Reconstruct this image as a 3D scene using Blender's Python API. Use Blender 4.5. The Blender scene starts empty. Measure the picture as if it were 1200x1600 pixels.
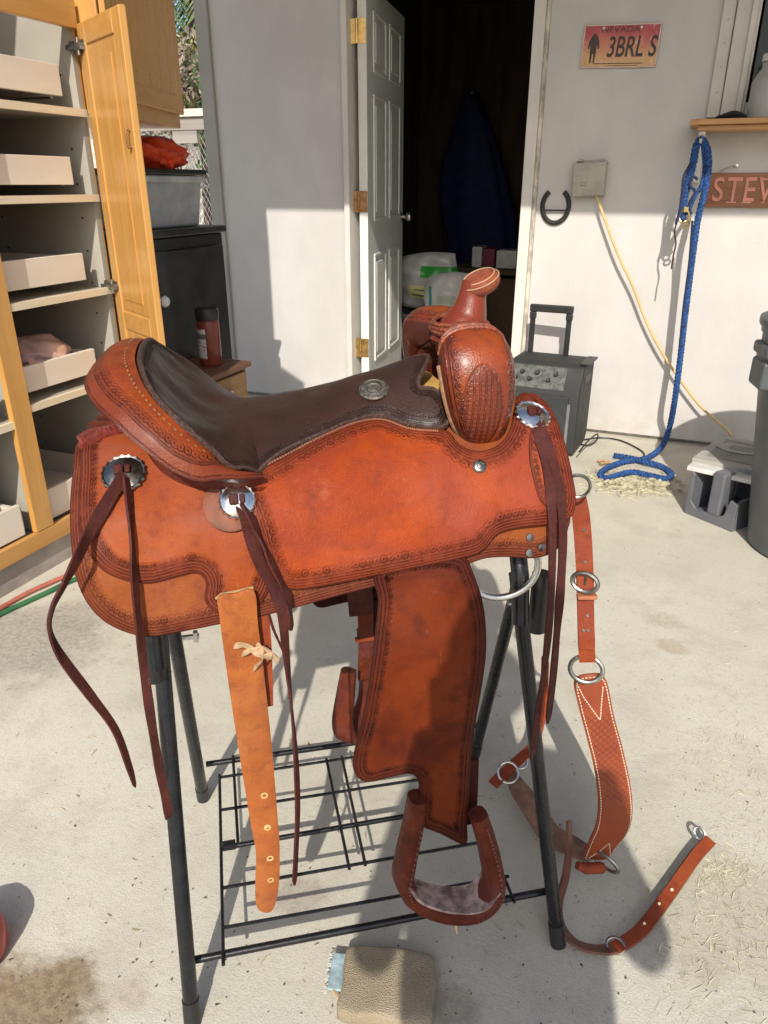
import bpy, math, random
import numpy as np
from mathutils import Vector, Matrix
from mathutils.geometry import delaunay_2d_cdt
R = math.radians
random.seed(7)
rng = np.random.default_rng(7)
sc = bpy.context.scene
col = sc.collection

# ------------------------------------------------------------------ camera
CAM = np.array((0.0, 0.0, 1.15)); PITCH = R(23.9); YAW = R(22.0); FPX = 1156.0
RT = np.array((math.cos(YAW), math.sin(YAW), 0)); FH = np.array((-math.sin(YAW), math.cos(YAW), 0)); UP = np.array((0, 0, 1.0))
cd = bpy.data.cameras.new('camera'); co = bpy.data.objects.new('camera', cd); col.objects.link(co)
co.location = CAM; co.rotation_euler = (math.pi/2 - PITCH, 0, YAW)
cd.sensor_fit = 'VERTICAL'; cd.sensor_height = 36; cd.sensor_width = 27; cd.lens = 36*FPX/1600
cd.clip_start = .02; cd.clip_end = 2000
sc.camera = co
sc.render.resolution_x = 768; sc.render.resolution_y = 1024

def ray(px, py):
    u, v = px-600, py-800
    return RT*u + FH*(FPX*math.cos(PITCH) - v*math.sin(PITCH)) - UP*(FPX*math.sin(PITCH) + v*math.cos(PITCH))
def project(p):
    d = np.asarray(p, float) - CAM
    x = d@RT; f = d@FH; h = -d[..., 2]
    zc = f*math.cos(PITCH) + h*math.sin(PITCH); vc = h*math.cos(PITCH) - f*math.sin(PITCH)
    return np.stack([600 + FPX*x/zc, 800 + FPX*vc/zc], -1)
YW = 3.707                                         # front face of the shed wall
def PF(px, py, fwd): d = ray(px, py); return CAM + d*(fwd/(d@FH))
def PZ(px, py, z=0.0): d = ray(px, py); return CAM + d*((z-CAM[2])/d[2])
def PW(px, py, off=0.0): d = ray(px, py); return CAM + d*((YW-off)/d[1])
def PP(px, py, p0, n): d = ray(px, py); n = np.asarray(n, float); return CAM + d*(((np.asarray(p0)-CAM)@n)/(d@n))

# ------------------------------------------------------------------ light
w = bpy.data.worlds.new('World'); sc.world = w; w.use_nodes = True
SUND = ray(706, 1085); SUND = SUND/np.linalg.norm(SUND)     # direction the light travels
wn = w.node_tree; wn.nodes.clear()
sky = wn.nodes.new('ShaderNodeTexSky'); sky.sky_type = 'NISHITA'; sky.sun_disc = False
sky.sun_elevation = math.asin(-SUND[2]); sky.sun_rotation = math.atan2(-SUND[0], -SUND[1])
sky.air_density = 1.0; sky.dust_density = 2.0; sky.ozone_density = 1.0
bg = wn.nodes.new('ShaderNodeBackground'); bg.inputs[1].default_value = 0.12
wo = wn.nodes.new('ShaderNodeOutputWorld')
wn.links.new(sky.outputs[0], bg.inputs[0]); wn.links.new(bg.outputs[0], wo.inputs[0])
sl = bpy.data.lights.new('sun', 'SUN'); so = bpy.data.objects.new('sun', sl); col.objects.link(so)
sl.energy = 3.6; sl.angle = R(0.55); sl.color = (1.0, .94, .84)
so.rotation_euler = Vector(SUND).to_track_quat('-Z', 'Y').to_euler(); so.location = (1, -3, 5)
sc.view_settings.view_transform = 'Standard'; sc.view_settings.look = 'None'
sc.view_settings.exposure = 0.38; sc.view_settings.gamma = 1; sc.view_settings.use_curve_mapping = False

# ------------------------------------------------------------------ node helpers
class NT:
    def __init__(s, name):
        s.m = bpy.data.materials.new(name); s.m.use_nodes = True; s.t = s.m.node_tree; s.t.nodes.clear()
        s.out = s.n('ShaderNodeOutputMaterial'); s.b = s.n('ShaderNodeBsdfPrincipled')
        s.t.links.new(s.b.outputs[0], s.out.inputs[0]); s.co = None
    def n(s, t, **k):
        x = s.t.nodes.new(t)
        for a, b in k.items(): setattr(x, a, b)
        return x
    def put(s, sock, v):
        if isinstance(v, bpy.types.NodeSocket): s.t.links.new(v, sock)
        elif v is not None:
            if sock.type == 'RGBA' and len(v) == 3: v = (*v, 1)
            sock.default_value = v
    def math(s, op, a, b=None, c=None, clamp=False):
        x = s.n('ShaderNodeMath', operation=op); x.use_clamp = clamp
        s.put(x.inputs[0], a)
        if b is not None: s.put(x.inputs[1], b)
        if c is not None: s.put(x.inputs[2], c)
        return x.outputs[0]
    def obj(s):
        if s.co is None: s.co = s.n('ShaderNodeTexCoord')
        return s.co.outputs['Object']
    def mapping(s, v, scale=(1, 1, 1), loc=(0, 0, 0), rot=(0, 0, 0)):
        x = s.n('ShaderNodeMapping'); s.put(x.inputs[0], v); x.inputs['Scale'].default_value = scale
        x.inputs['Location'].default_value = loc; x.inputs['Rotation'].default_value = rot
        return x.outputs[0]
    def noise(s, scale, detail=3, vec=None, rough=.55, dist=0):
        x = s.n('ShaderNodeTexNoise'); s.put(x.inputs['Vector'], vec if vec is not None else s.obj())
        x.inputs['Scale'].default_value = scale; x.inputs['Detail'].default_value = detail
        x.inputs['Roughness'].default_value = rough; x.inputs['Distortion'].default_value = dist
        return x.outputs[0]
    def vor(s, scale, vec=None, out='Distance'):
        x = s.n('ShaderNodeTexVoronoi'); s.put(x.inputs['Vector'], vec if vec is not None else s.obj())
        x.inputs['Scale'].default_value = scale; return x.outputs[out]
    def step(s, v, a, b, lo=0.0, hi=1.0):
        x = s.n('ShaderNodeMapRange', interpolation_type='SMOOTHSTEP'); s.put(x.inputs[0], v)
        x.inputs[1].default_value = a; x.inputs[2].default_value = b; x.inputs[3].default_value = lo; x.inputs[4].default_value = hi
        return x.outputs[0]
    def mix(s, f, a, b, blend='MIX'):
        x = s.n('ShaderNodeMix', data_type='RGBA', blend_type=blend)
        s.put(x.inputs[0], f); s.put(x.inputs[6], a); s.put(x.inputs[7], b); return x.outputs[2]
    def bump(s, h, strength=.5, dist=.002, nrm=None):
        x = s.n('ShaderNodeBump'); s.put(x.inputs['Height'], h); x.inputs['Strength'].default_value = strength
        x.inputs['Distance'].default_value = dist
        if nrm is not None: s.put(x.inputs['Normal'], nrm)
        return x.outputs[0]
    def fin(s, color=None, rough=None, metal=None, nrm=None, spec=None, **k):
        i = s.b.inputs
        if color is not None: s.put(i['Base Color'], color)
        if rough is not None: s.put(i['Roughness'], rough)
        if metal is not None: s.put(i['Metallic'], metal)
        if nrm is not None: s.put(i['Normal'], nrm)
        if spec is not None: s.put(i['Specular IOR Level'], spec)
        for a, b in k.items(): s.put(i[a], b)
        return s.m
def mul(c, f): return tuple(min(1, x*f) for x in c)
def plain(name, c, rough=.6, metal=0, var=.18, scale=14, bump=.15, bs=120, spec=.5, stretch=(1, 1, 1), dirt=0, dirtc=(.2, .16, .11), dist=.002):
    n = NT(name); v = n.mapping(n.obj(), stretch)
    f = n.step(n.noise(scale, 5, v, .6), .3, .7)
    cc = n.mix(f, mul(c, 1-var), mul(c, 1+var))
    if dirt: cc = n.mix(n.math('MULTIPLY', n.step(n.noise(scale*.45, 6, v, .7), .45, .75), dirt), cc, dirtc)
    rr = n.step(n.noise(scale*2, 3, v), .2, .8, rough*.85, min(1, rough*1.15))
    return n.fin(cc, rr, metal, n.bump(n.noise(bs, 3, v), bump, dist), spec)
def wood(name, c, c2, rough=.4, axis=2, scale=6, bump=.15, coat=0):
    n = NT(name); s = [14, 14, 14]; s[axis] = 1.1
    v = n.mapping(n.obj(), tuple(x*scale/6 for x in s))
    g = n.noise(1.6, 6, v, .6, 1.2); g2 = n.noise(9, 3, v, .5)
    cc = n.mix(n.step(g, .3, .7), c, c2); cc = n.mix(n.math('MULTIPLY', n.step(g2, .55, .75), .35), cc, mul(c2, .6))
    m = n.fin(cc, n.step(g2, .2, .8, rough*.8, rough*1.25), 0, n.bump(g2, bump, .001))
    n.b.inputs['Coat Weight'].default_value = coat; n.b.inputs['Coat Roughness'].default_value = .25
    return m
def flat(name, c, rough=.7, metal=0): return plain(name, c, rough, metal, .08, 25, .05, 200)

# ------------------------------------------------------------------ object helpers
FR = {}                                             # object name -> (location, rotation about z) of its root frame
def tag(o, label=None, cat=None, group=None, kind=None):
    for k, v in (('label', label), ('category', cat), ('group', group), ('kind', kind)):
        if v: o[k] = v
    return o
def thing(name, label, cat, loc=(0, 0, 0), rz=0.0, group=None):
    o = bpy.data.objects.new(name, None); col.objects.link(o); o.location = tuple(float(x) for x in loc); o.rotation_euler = (0, 0, rz)
    o.empty_display_size = .1; FR[o.name] = (np.array(loc, float), rz)
    return tag(o, label, cat, group)
def nrm(v): v = np.asarray(v, float); return v/(np.linalg.norm(v)+1e-12)
def frame(t, hint=(0, 0, 1)):
    t = nrm(t); h = np.asarray(hint, float)
    if abs(t@nrm(h)) > .98: h = np.array((1.0, 0, 0)) if abs(t[0]) < .9 else np.array((0, 1.0, 0))
    a = nrm(np.cross(h, t)); b = np.cross(t, a); return a, b
def spline(pts, n=8, closed=False):
    p = [np.asarray(q, float) for q in pts]; m = len(p); o = []
    rngi = range(m if closed else m-1)
    for i in rngi:
        if closed: a, b, c, d = p[(i-1) % m], p[i], p[(i+1) % m], p[(i+2) % m]
        else:
            b, c = p[i], p[i+1]; a = p[i-1] if i else 2*b-c; d = p[i+2] if i+2 < m else 2*c-b
        for k in range(n):
            t = k/n; o.append(.5*((2*b)+(c-a)*t+(2*a-5*b+4*c-d)*t*t+(3*b-a-3*c+d)*t**3))
    if not closed: o.append(p[-1])
    return np.array(o)
class MB:
    def __init__(s): s.v = []; s.f = []
    def add(s, V, F):
        k = len(s.v); s.v += [tuple(float(x) for x in q) for q in V]; s.f += [tuple(int(i)+k for i in q) for q in F]; return s
    def box(s, c, size, rz=0.0, ax=None):
        c = np.asarray(c, float); h = np.asarray(size, float)/2
        if ax is None: ax = (np.array((math.cos(rz), math.sin(rz), 0)), np.array((-math.sin(rz), math.cos(rz), 0)), UP)
        V = [c+ax[0]*h[0]*i+ax[1]*h[1]*j+ax[2]*h[2]*k for k in (-1, 1) for j in (-1, 1) for i in (-1, 1)]
        return s.add(V, [(0, 2, 3, 1), (4, 5, 7, 6), (0, 1, 5, 4), (2, 6, 7, 3), (0, 4, 6, 2), (1, 3, 7, 5)])
    def tube(s, path, r, n=10, closed=False, caps=True, flat=None, hint=(0, 0, 1)):
        p = np.asarray(path, float); m = len(p); rr = np.broadcast_to(np.asarray(r, float), (m,)); V = []; F = []; a = None
        for i in range(m):
            t = (p[(i+1) % m]-p[i-1]) if closed else (p[min(i+1, m-1)]-p[max(i-1, 0)])
            t = nrm(t)
            if a is None: a, b = frame(t, hint)
            else: a = nrm(a-t*(a@t)); b = np.cross(t, a)
            for k in range(n):
                an = 2*math.pi*k/n; V.append(p[i]+(a*math.cos(an)+b*math.sin(an)*(flat or 1))*rr[i])
        for i in range(m if closed else m-1):
            for k in range(n):
                k2 = (k+1) % n; j = (i+1) % m; F.append((i*n+k, i*n+k2, j*n+k2, j*n+k))
        if caps and not closed: F += [tuple(range(n-1, -1, -1)), tuple((m-1)*n+k for k in range(n))]
        return s.add(V, F)
    def cyl(s, a, b, r, r2=None, n=14): return s.tube([a, b], [r, r if r2 is None else r2], n)
    def lathe(s, prof, c=(0, 0, 0), axis=(0, 0, 1), n=20, wob=None):
        ax = nrm(axis); a, b = frame(ax, (1, 0, 0) if abs(ax[2]) > .9 else (0, 0, 1)); V = []; F = []; m = len(prof); c = np.asarray(c, float)
        for j, (r, h) in enumerate(prof):
            for k in range(n):
                an = 2*math.pi*k/n; q = r*(1+(wob(an, j) if wob else 0)); V.append(c+ax*h+(a*math.cos(an)+b*math.sin(an))*q)
        for j in range(m-1):
            for k in range(n): k2 = (k+1) % n; F.append((j*n+k, j*n+k2, (j+1)*n+k2, (j+1)*n+k))
        F += [tuple(range(n-1, -1, -1)), tuple((m-1)*n+k for k in range(n))]
        return s.add(V, F)
    def torus(s, c, axis, rad, r, n=28, m=8, ell=1.0, up=(0, 0, 1), a0=0, a1=None):
        a, b = frame(axis, up); c = np.asarray(c, float)
        if a1 is None: return s.tube([c+(a*math.cos(t)+b*math.sin(t)*ell)*rad for t in np.linspace(0, 2*math.pi, n, endpoint=False)], r, m, closed=True)
        return s.tube([c+(a*math.cos(t)+b*math.sin(t)*ell)*rad for t in np.linspace(a0, a1, n)], r, m)
    def ribbon(s, path, W, th):
        """strip with a rectangular cross-section: path (m,3), W (m,3) full width vectors, th thickness"""
        p = np.asarray(path, float); W = np.asarray(W, float); m = len(p); V = []; F = []
        for i in range(m):
            t = nrm(p[min(i+1, m-1)]-p[max(i-1, 0)]); nn = nrm(np.cross(t, W[i]))*th/2
            V += [p[i]-W[i]/2-nn, p[i]+W[i]/2-nn, p[i]+W[i]/2+nn, p[i]-W[i]/2+nn]
        for i in range(m-1):
            for k in range(4): k2 = (k+1) % 4; F.append((i*4+k, i*4+k2, i*4+4+k2, i*4+4+k))
        F += [(3, 2, 1, 0), tuple((m-1)*4+k for k in range(4))]
        return s.add(V, F)
    def prism(s, pts, thick):                       # planar polygon (3D points) extruded along vector thick
        p = np.asarray(pts, float); m = len(p); t = np.asarray(thick, float)
        return s.add(list(p)+list(p+t), [tuple(range(m-1, -1, -1)), tuple(range(m, 2*m))]+[(i, (i+1) % m, m+(i+1) % m, m+i) for i in range(m)])
    def build(s, name, mat, parent=None, smooth=False, bevel=0.0, seg=2, local=False, angle=40):
        V = np.array(s.v, float).reshape(-1, 3)
        if parent is not None and not local:
            l, rz = FR[parent.name]; V = V-l; c, q = math.cos(-rz), math.sin(-rz)
            V = np.stack([V[:, 0]*c-V[:, 1]*q, V[:, 0]*q+V[:, 1]*c, V[:, 2]], 1)
        me = bpy.data.meshes.new(name); me.from_pydata(V.tolist(), [], s.f); me.update()
        o = bpy.data.objects.new(name, me); col.objects.link(o)
        if mat is not None: me.materials.append(mat)
        if smooth:
            me.polygons.foreach_set('use_smooth', [True]*len(me.polygons))
            if angle and angle < 180: me.set_sharp_from_angle(angle=R(angle))
        if bevel:
            b = o.modifiers.new('bevel', 'BEVEL'); b.width = bevel; b.segments = seg; b.limit_method = 'ANGLE'; b.angle_limit = R(35)
            if not smooth:
                me.polygons.foreach_set('use_smooth', [True]*len(me.polygons)); b.harden_normals = True
        if parent is not None: o.parent = parent; FR[o.name] = FR[parent.name]
        else: FR[o.name] = (np.zeros(3), 0.0)
        return o
def struct(o): o['kind'] = 'structure'; return o
def textmesh(body, size, depth, mat, name, parent, origin, ux, uy, shear=0.0, squeeze=1.0, font=None, off=0.0, space=1.0):
    cu = bpy.data.curves.new('t', 'FONT'); cu.body = body; cu.size = size; cu.extrude = depth; cu.align_x = 'CENTER'; cu.align_y = 'CENTER'
    cu.shear = shear; cu.offset = off; cu.space_character = space
    to = bpy.data.objects.new('t', cu); col.objects.link(to); bpy.context.view_layer.update()
    me = bpy.data.meshes.new_from_object(to.evaluated_get(bpy.context.evaluated_depsgraph_get())); bpy.data.objects.remove(to); bpy.data.curves.remove(cu)
    ux, uy = nrm(ux), nrm(uy); uz = np.cross(ux, uy); mb = MB()
    mb.add([np.asarray(origin)+ux*v.co.x*squeeze+uy*v.co.y+uz*v.co.z for v in me.vertices], [tuple(p.vertices) for p in me.polygons])
    bpy.data.meshes.remove(me)
    return mb.build(name, mat, parent)
# ------------------------------------------------------------------ materials of the setting
def concrete():
    n = NT('concrete'); o = n.obj()
    big = n.noise(.9, 5, o, .6); mid = n.noise(6, 6, o, .65); fine = n.noise(70, 4, o, .7); sp = n.vor(150, o); grit = n.noise(320, 2, o)
    c = n.mix(n.step(big, .3, .7), (.515, .485, .40), (.63, .605, .51))
    c = n.mix(n.math('MULTIPLY', n.step(mid, .44, .70), .55), c, (.43, .39, .325))
    c = n.mix(n.math('MULTIPLY', n.step(fine, .5, .72), .42), c, (.40, .36, .30))
    c = n.mix(n.math('MULTIPLY', n.step(grit, .35, .6, 1, 0), .3), c, (.33, .30, .25))
    c = n.mix(n.math('MULTIPLY', n.step(sp, .04, .16, 1, 0), n.step(mid, .5, .66, 0, .5)), c, (.12, .10, .08))
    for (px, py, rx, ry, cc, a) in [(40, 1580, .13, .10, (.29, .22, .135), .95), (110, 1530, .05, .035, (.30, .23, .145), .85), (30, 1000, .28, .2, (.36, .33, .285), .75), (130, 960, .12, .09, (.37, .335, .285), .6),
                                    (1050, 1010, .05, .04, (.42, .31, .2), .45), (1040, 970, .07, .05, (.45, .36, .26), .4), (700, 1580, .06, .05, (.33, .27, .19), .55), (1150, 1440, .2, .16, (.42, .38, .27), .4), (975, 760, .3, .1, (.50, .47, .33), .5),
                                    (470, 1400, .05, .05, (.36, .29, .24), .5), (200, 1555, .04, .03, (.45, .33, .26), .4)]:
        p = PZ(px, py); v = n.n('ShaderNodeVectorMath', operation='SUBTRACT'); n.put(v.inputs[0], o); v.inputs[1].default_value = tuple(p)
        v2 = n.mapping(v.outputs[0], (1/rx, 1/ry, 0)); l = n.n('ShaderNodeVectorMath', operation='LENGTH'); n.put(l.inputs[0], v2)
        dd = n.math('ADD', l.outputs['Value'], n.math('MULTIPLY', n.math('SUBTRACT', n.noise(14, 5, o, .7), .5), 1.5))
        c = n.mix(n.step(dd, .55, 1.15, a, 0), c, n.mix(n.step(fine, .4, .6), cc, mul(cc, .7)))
    h = n.math('ADD', n.math('MULTIPLY', fine, .7), n.math('MULTIPLY', grit, .5))
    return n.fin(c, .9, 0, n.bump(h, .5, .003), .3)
def painted_wall(name, c, streak=.06):
    n = NT(name); o = n.obj(); v = n.mapping(o, (1.6, 1.6, 1.1))
    f = n.noise(2.2, 6, v, .65); g = n.noise(30, 4, n.mapping(o, (1, 1, .7)), .6); s = n.vor(16, o)
    cc = n.mix(n.step(f, .35, .7), mul(c, 1-streak), mul(c, 1.04)); cc = n.mix(n.math('MULTIPLY', n.step(g, .62, .78), .10), cc, mul(c, .75))
    cc = n.mix(n.step(s, .016, .03, .8, 0), cc, (.16, .13, .11))
    sep = n.n('ShaderNodeSeparateXYZ'); n.put(sep.inputs[0], o)
    low = n.math('MULTIPLY', n.step(sep.outputs[2], .0, .28, 1, 0), n.step(n.noise(9, 5, o, .7), .35, .7))
    cc = n.mix(n.math('MULTIPLY', low, .45), cc, (.42, .36, .27))
    return n.fin(cc, .62, 0, n.bump(n.math('ADD', g, n.math('MULTIPLY', f, .6)), .3, .004), .35)
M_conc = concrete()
M_wall = painted_wall('wall_paint', (.555, .535, .515))
M_trim = painted_wall('trim_paint', (.66, .63, .58), .16)
M_grey_trim = painted_wall('corner_paint', (.37, .36, .33), .15)
M_door = plain('door_paint', (.70, .70, .66), .45, var=.05, bump=.06)
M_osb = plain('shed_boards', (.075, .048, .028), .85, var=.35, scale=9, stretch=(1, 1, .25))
M_dirt = plain('dirt', (.42, .36, .28), .95, var=.25, scale=2, bump=.6, bs=30, dist=.02)
M_brass = plain('brass', (.72, .5, .2), .34, 1, .2, 30, .1)
M_steel = plain('steel', (.62, .61, .58), .3, 1, .15, 40, .1)
M_dark_steel = plain('dull_steel', (.34, .33, .3), .38, 1, .25, 40, .2)
M_black = plain('black_plastic', (.018, .018, .019), .45, var=.3)
M_oak = wood('honey_maple', (.48, .235, .058), (.57, .31, .088), .3, 2, 3.5, .05, .35)
M_oak2 = wood('honey_maple_rail', (.48, .24, .06), (.56, .30, .09), .34, 1, 4, .05, .3)
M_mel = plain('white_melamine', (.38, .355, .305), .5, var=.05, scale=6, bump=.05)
M_tray = plain('tray_board', (.68, .62, .53), .55, var=.08, scale=5, bump=.08, stretch=(1, .2, 1))
M_ply = wood('shelf_edge', (.64, .55, .40), (.70, .62, .47), .5, 1)

# ------------------------------------------------------------------ ground and slab
g = MB(); g.add([(-600, -600, -.06), (600, -600, -.06), (600, 600, -.06), (-600, 600, -.06)], [(0, 1, 2, 3)]); struct(g.build('ground', M_dirt))
g = MB(); g.box((-.5, 1.0, -.05), (9, 9, .1)); struct(g.build('concrete_slab', M_conc, bevel=.012))

# ------------------------------------------------------------------ shed
XL, XC, XJ, XR = -2.50, -2.432, -1.70, -.755
shed = thing('shed', 'white painted shed with an open doorway, a window and a dark inside', 'shed', (-.5, YW, 0))
ZT = 2.62; X2 = 2.6
def wallbox(x0, x1, z0, z1): m.box(((x0+x1)/2, YW+.05, (z0+z1)/2), (x1-x0, .1, z1-z0))
m = MB(); wallbox(XC, XJ, .022, ZT); wall_l = m.build('wall', M_wall, shed)
m = MB(); wallbox(XJ, XR, 2.06, ZT); m.build('wall', M_wall, shed)
m = MB(); wallbox(XR, .075, .022, ZT); wallbox(.075, 1.3, .022, 1.42); wallbox(.075, 1.3, 2.3, ZT); wallbox(1.3, X2, .022, ZT); m.build('wall', M_wall, shed)
m = MB(); m.box((-.1+.05, YW+.06, .011), (X2-XL-.03, .06, .02)); m.build('wall_footing', M_dark_steel, shed)
m = MB(); m.box(((XL+XC)/2-.004, YW+.035, ZT/2+.004), (XC-XL+.008, .11, ZT-.01)); m.build('corner_trim', M_grey_trim, shed, bevel=.004)
m = MB(); m.box((XJ+.012, YW+.03, 1.03), (.03, .125, 2.02)); m.build('door_jamb', M_trim, shed, bevel=.003)
m = MB(); m.box((XR-.022, YW+.03, 1.03), (.05, .125, 2.02)); m.build('door_jamb', M_trim, shed, bevel=.003)
m = MB(); m.box((XR+.012, YW-.006, 1.3), (.016, .02, 2.5)); m.build('caulk_strip', plain('old_caulk', (.47, .43, .35), .8, var=.45, scale=30, bump=.8, bs=60, stretch=(1, 1, .5)), shed)
m = MB(); m.box(((XJ+XR)/2, YW+.05, .012), (XR-XJ-.06, .16, .024)); m.build('threshold', M_dark_steel, shed, bevel=.004)
m = MB(); m.box(((XJ+XR)/2, YW+.03, 2.03), (XR-XJ-.05, .12, .03)); m.build('door_head', M_trim, shed, bevel=.003)
# inside
m = MB(); m.box((.08, 5.25, .01), (5.0, 2.9, .03)); m.build('floor', plain('shed_floor', (.30, .27, .22), .9), shed)
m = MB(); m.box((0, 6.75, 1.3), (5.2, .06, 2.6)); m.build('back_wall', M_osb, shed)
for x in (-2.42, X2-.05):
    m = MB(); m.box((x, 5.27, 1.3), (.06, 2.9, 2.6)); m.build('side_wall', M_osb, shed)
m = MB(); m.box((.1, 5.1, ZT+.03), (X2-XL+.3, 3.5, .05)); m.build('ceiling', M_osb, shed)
# boards and shelf on the back wall, each one its own piece
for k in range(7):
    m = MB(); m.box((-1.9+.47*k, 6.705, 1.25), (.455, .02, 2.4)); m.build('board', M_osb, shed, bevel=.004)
# inner door
HX, HY = -1.622, YW+.03; FX, FY = -1.745, YW+.86
dv = nrm((FX-HX, FY-HY, 0)); dn = np.array((dv[1], -dv[0], 0)); DW = math.hypot(FX-HX, FY-HY); DZ0, DZ1 = .05, 2.0
def dpt(u, z, o): return np.array((HX, HY, 0))+dv*u+UP*z+dn*o
m = MB(); m.box(dpt(DW/2, (DZ0+DZ1)/2, 0), (DW, .045, DZ1-DZ0), ax=(dv, -dn, UP)); door = m.build('door', M_door, shed, bevel=.003)
for (z0, z1) in ((.24, .80), (.98, 1.55), (1.66, 1.90)):
    for (u0, u1) in ((.13, .38), (.47, .72)):
        for side in (1, -1):
            m = MB(); t = .016
            rim = [(u0, z0), (u1, z0), (u1, z1), (u0, z1)]
            for i in range(4):
                a, b = rim[i], rim[(i+1) % 4]; c = ((a[0]+b[0])/2, (a[1]+b[1])/2)
                m.box(dpt(c[0], c[1], side*.024), (abs(a[0]-b[0])+t, .012, abs(a[1]-b[1])+t) if i % 2 == 0 else (t, .0115, abs(a[1]-b[1])-t), ax=(dv, -dn, UP))
            m.box(dpt((u0+u1)/2, (z0+z1)/2, side*.0235), (u1-u0-.07, .010, z1-z0-.07), ax=(dv, -dn, UP))
            m.build('panel', M_door, door, bevel=.004)
for z in (1.805, 1.069, .33):
    m = MB(); c = dpt(-.002, z, 0); m.box(c+dn*.002, (.004, .038, .1), ax=(dv, -dn, UP)); m.box(dpt(-.004, z, -.045), (.004, .045, .1), ax=(dv, -dn, UP))
    m.cyl(dpt(-.009, z-.05, -.022), dpt(-.009, z+.05, -.022), .007)
    for dz in (-.035, -.012, .012, .035): m.cyl(dpt(-.003, z+dz, .008*(1 if dz > 0 else -1)), dpt(-.0065, z+dz, .008*(1 if dz > 0 else -1)), .0035)
    m.build('hinge', M_brass if z != 1.069 else plain('rusty_hinge', (.42, .23, .11), .6, .6, .3, 60), door, True)
for s in (1, -1):
    m = MB(); m.lathe([(.028, 0), (.028, .006), (.011, .01), (.011, .03), (.02, .038), (.026, .05), (.024, .062), (.012, .068), (.001, .069)], dpt(DW-.065, .97, s*.023), dn*s); m.build('door_knob', M_steel, door, True)
# window
M_glass = NT('window_glass'); M_glass = M_glass.fin((.045, .058, .06), .10, 0, None, .18)
m = MB()
for (x0, x1, z0, z1) in ((-.06, -.012, 1.40, 2.5),): m.box(((x0+x1)/2, YW-.009, (z0+z1)/2), (x1-x0, .02, z1-z0))
m.build('window_trim_board', M_trim, shed, bevel=.003)
m = MB(); m.box((.035, YW-.018, 1.93), (.088, .036, 1.06)); m.box((.056, YW-.027, 1.93), (.022, .05, 1.05)); m.box((.70, YW-.02, 1.425), (1.24, .045, .05)); m.box((.7, YW-.018, 2.32), (1.24, .04, .06)); wf = m.build('window_frame', M_trim, shed, bevel=.003)
m = MB(); m.box((.69, YW+.03, 1.86), (1.2, .006, .9)); m.build('window_pane', M_glass, shed)
for i, z in enumerate((1.49, 1.58, 1.66, 1.74, 1.83)):
    m = MB(); m.cyl((-.035, YW-.0175, z), (-.035, YW-.022, z), .004, n=8); m.build('nail', M_dark_steel, shed)
# patio cover that shades the upper wall
EZ = 2.55; ED = (EZ-1.022)*.763/.610
cov = thing('patio_cover', 'patio cover of boards over the doorway, above the picture', 'roof', (0, YW, EZ))
for k in range(10):
    m = MB(); wd = (ED-.06)/10; m.box((.3, YW-ED+.05+wd*(k+.5), EZ+.10), (5.7, wd-.006, .025)); m.build('board', plain('cover_board', (.45, .38, .3), .8) if k == 0 else bpy.data.materials['cover_board'], cov)
m = MB(); m.box((.3, YW-ED+.02, EZ+.05), (5.7, .04, .1)); m.build('fascia', M_trim, cov, bevel=.003)
for x in (-2.3, -1, .3, 1.6, 2.9):
    m = MB(); m.box((x, YW-ED/2-.02, EZ+.04), (.045, ED-.1, .09)); m.build('rafter', bpy.data.materials['cover_board'], cov)
for x in (3.05,):
    m = MB(); m.box((x, YW-ED+.1, EZ/2), (.09, .09, EZ)); m.build('post', M_trim, cov, bevel=.004)

# ------------------------------------------------------------------ pantry cabinet on the left
CX = -1.79; CY0, CY1 = .95, 2.035; CB = CX-.56; CZ = 2.2
pan = thing('pantry_cabinet', 'tall honey maple pantry cabinet with pull-out trays and one door standing open', 'cabinet', (CX, 1.5, 0))
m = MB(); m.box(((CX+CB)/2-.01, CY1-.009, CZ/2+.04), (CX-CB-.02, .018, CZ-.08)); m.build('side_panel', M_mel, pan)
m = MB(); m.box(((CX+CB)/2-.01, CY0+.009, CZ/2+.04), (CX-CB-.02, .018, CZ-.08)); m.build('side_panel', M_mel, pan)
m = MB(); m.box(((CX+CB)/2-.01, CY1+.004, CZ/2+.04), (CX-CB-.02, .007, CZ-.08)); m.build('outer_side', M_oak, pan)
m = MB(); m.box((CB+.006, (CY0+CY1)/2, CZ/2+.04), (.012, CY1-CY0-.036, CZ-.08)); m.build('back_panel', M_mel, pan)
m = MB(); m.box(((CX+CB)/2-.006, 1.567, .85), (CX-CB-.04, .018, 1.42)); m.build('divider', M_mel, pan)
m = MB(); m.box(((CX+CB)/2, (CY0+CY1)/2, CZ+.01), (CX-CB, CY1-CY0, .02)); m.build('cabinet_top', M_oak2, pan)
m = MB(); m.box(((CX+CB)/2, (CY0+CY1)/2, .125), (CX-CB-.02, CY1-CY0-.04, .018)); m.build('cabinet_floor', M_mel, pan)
m = MB(); m.box((CX-.03, (CY0+CY1)/2, .047), (.02, CY1-CY0, .094)); m.build('toe_kick', plain('kick_board', (.34, .30, .27), .6), pan)
def rail(name, y0, y1, z0, z1, mt):
    mm = MB(); mm.box((CX-.009, (y0+y1)/2, (z0+z1)/2), (.02, y1-y0, z1-z0)); return mm.build(name, mt, pan, bevel=.002)
rail('bottom_rail', CY0, CY1, .096, .150, M_oak2)
rail('top_rail', CY0, CY1, 1.565, 1.64, M_oak2)
rail('center_stile', 1.532, 1.602, .152, 1.563, M_oak)
rail('left_stile', CY0, CY0+.05, .152, 1.563, M_oak)
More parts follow.
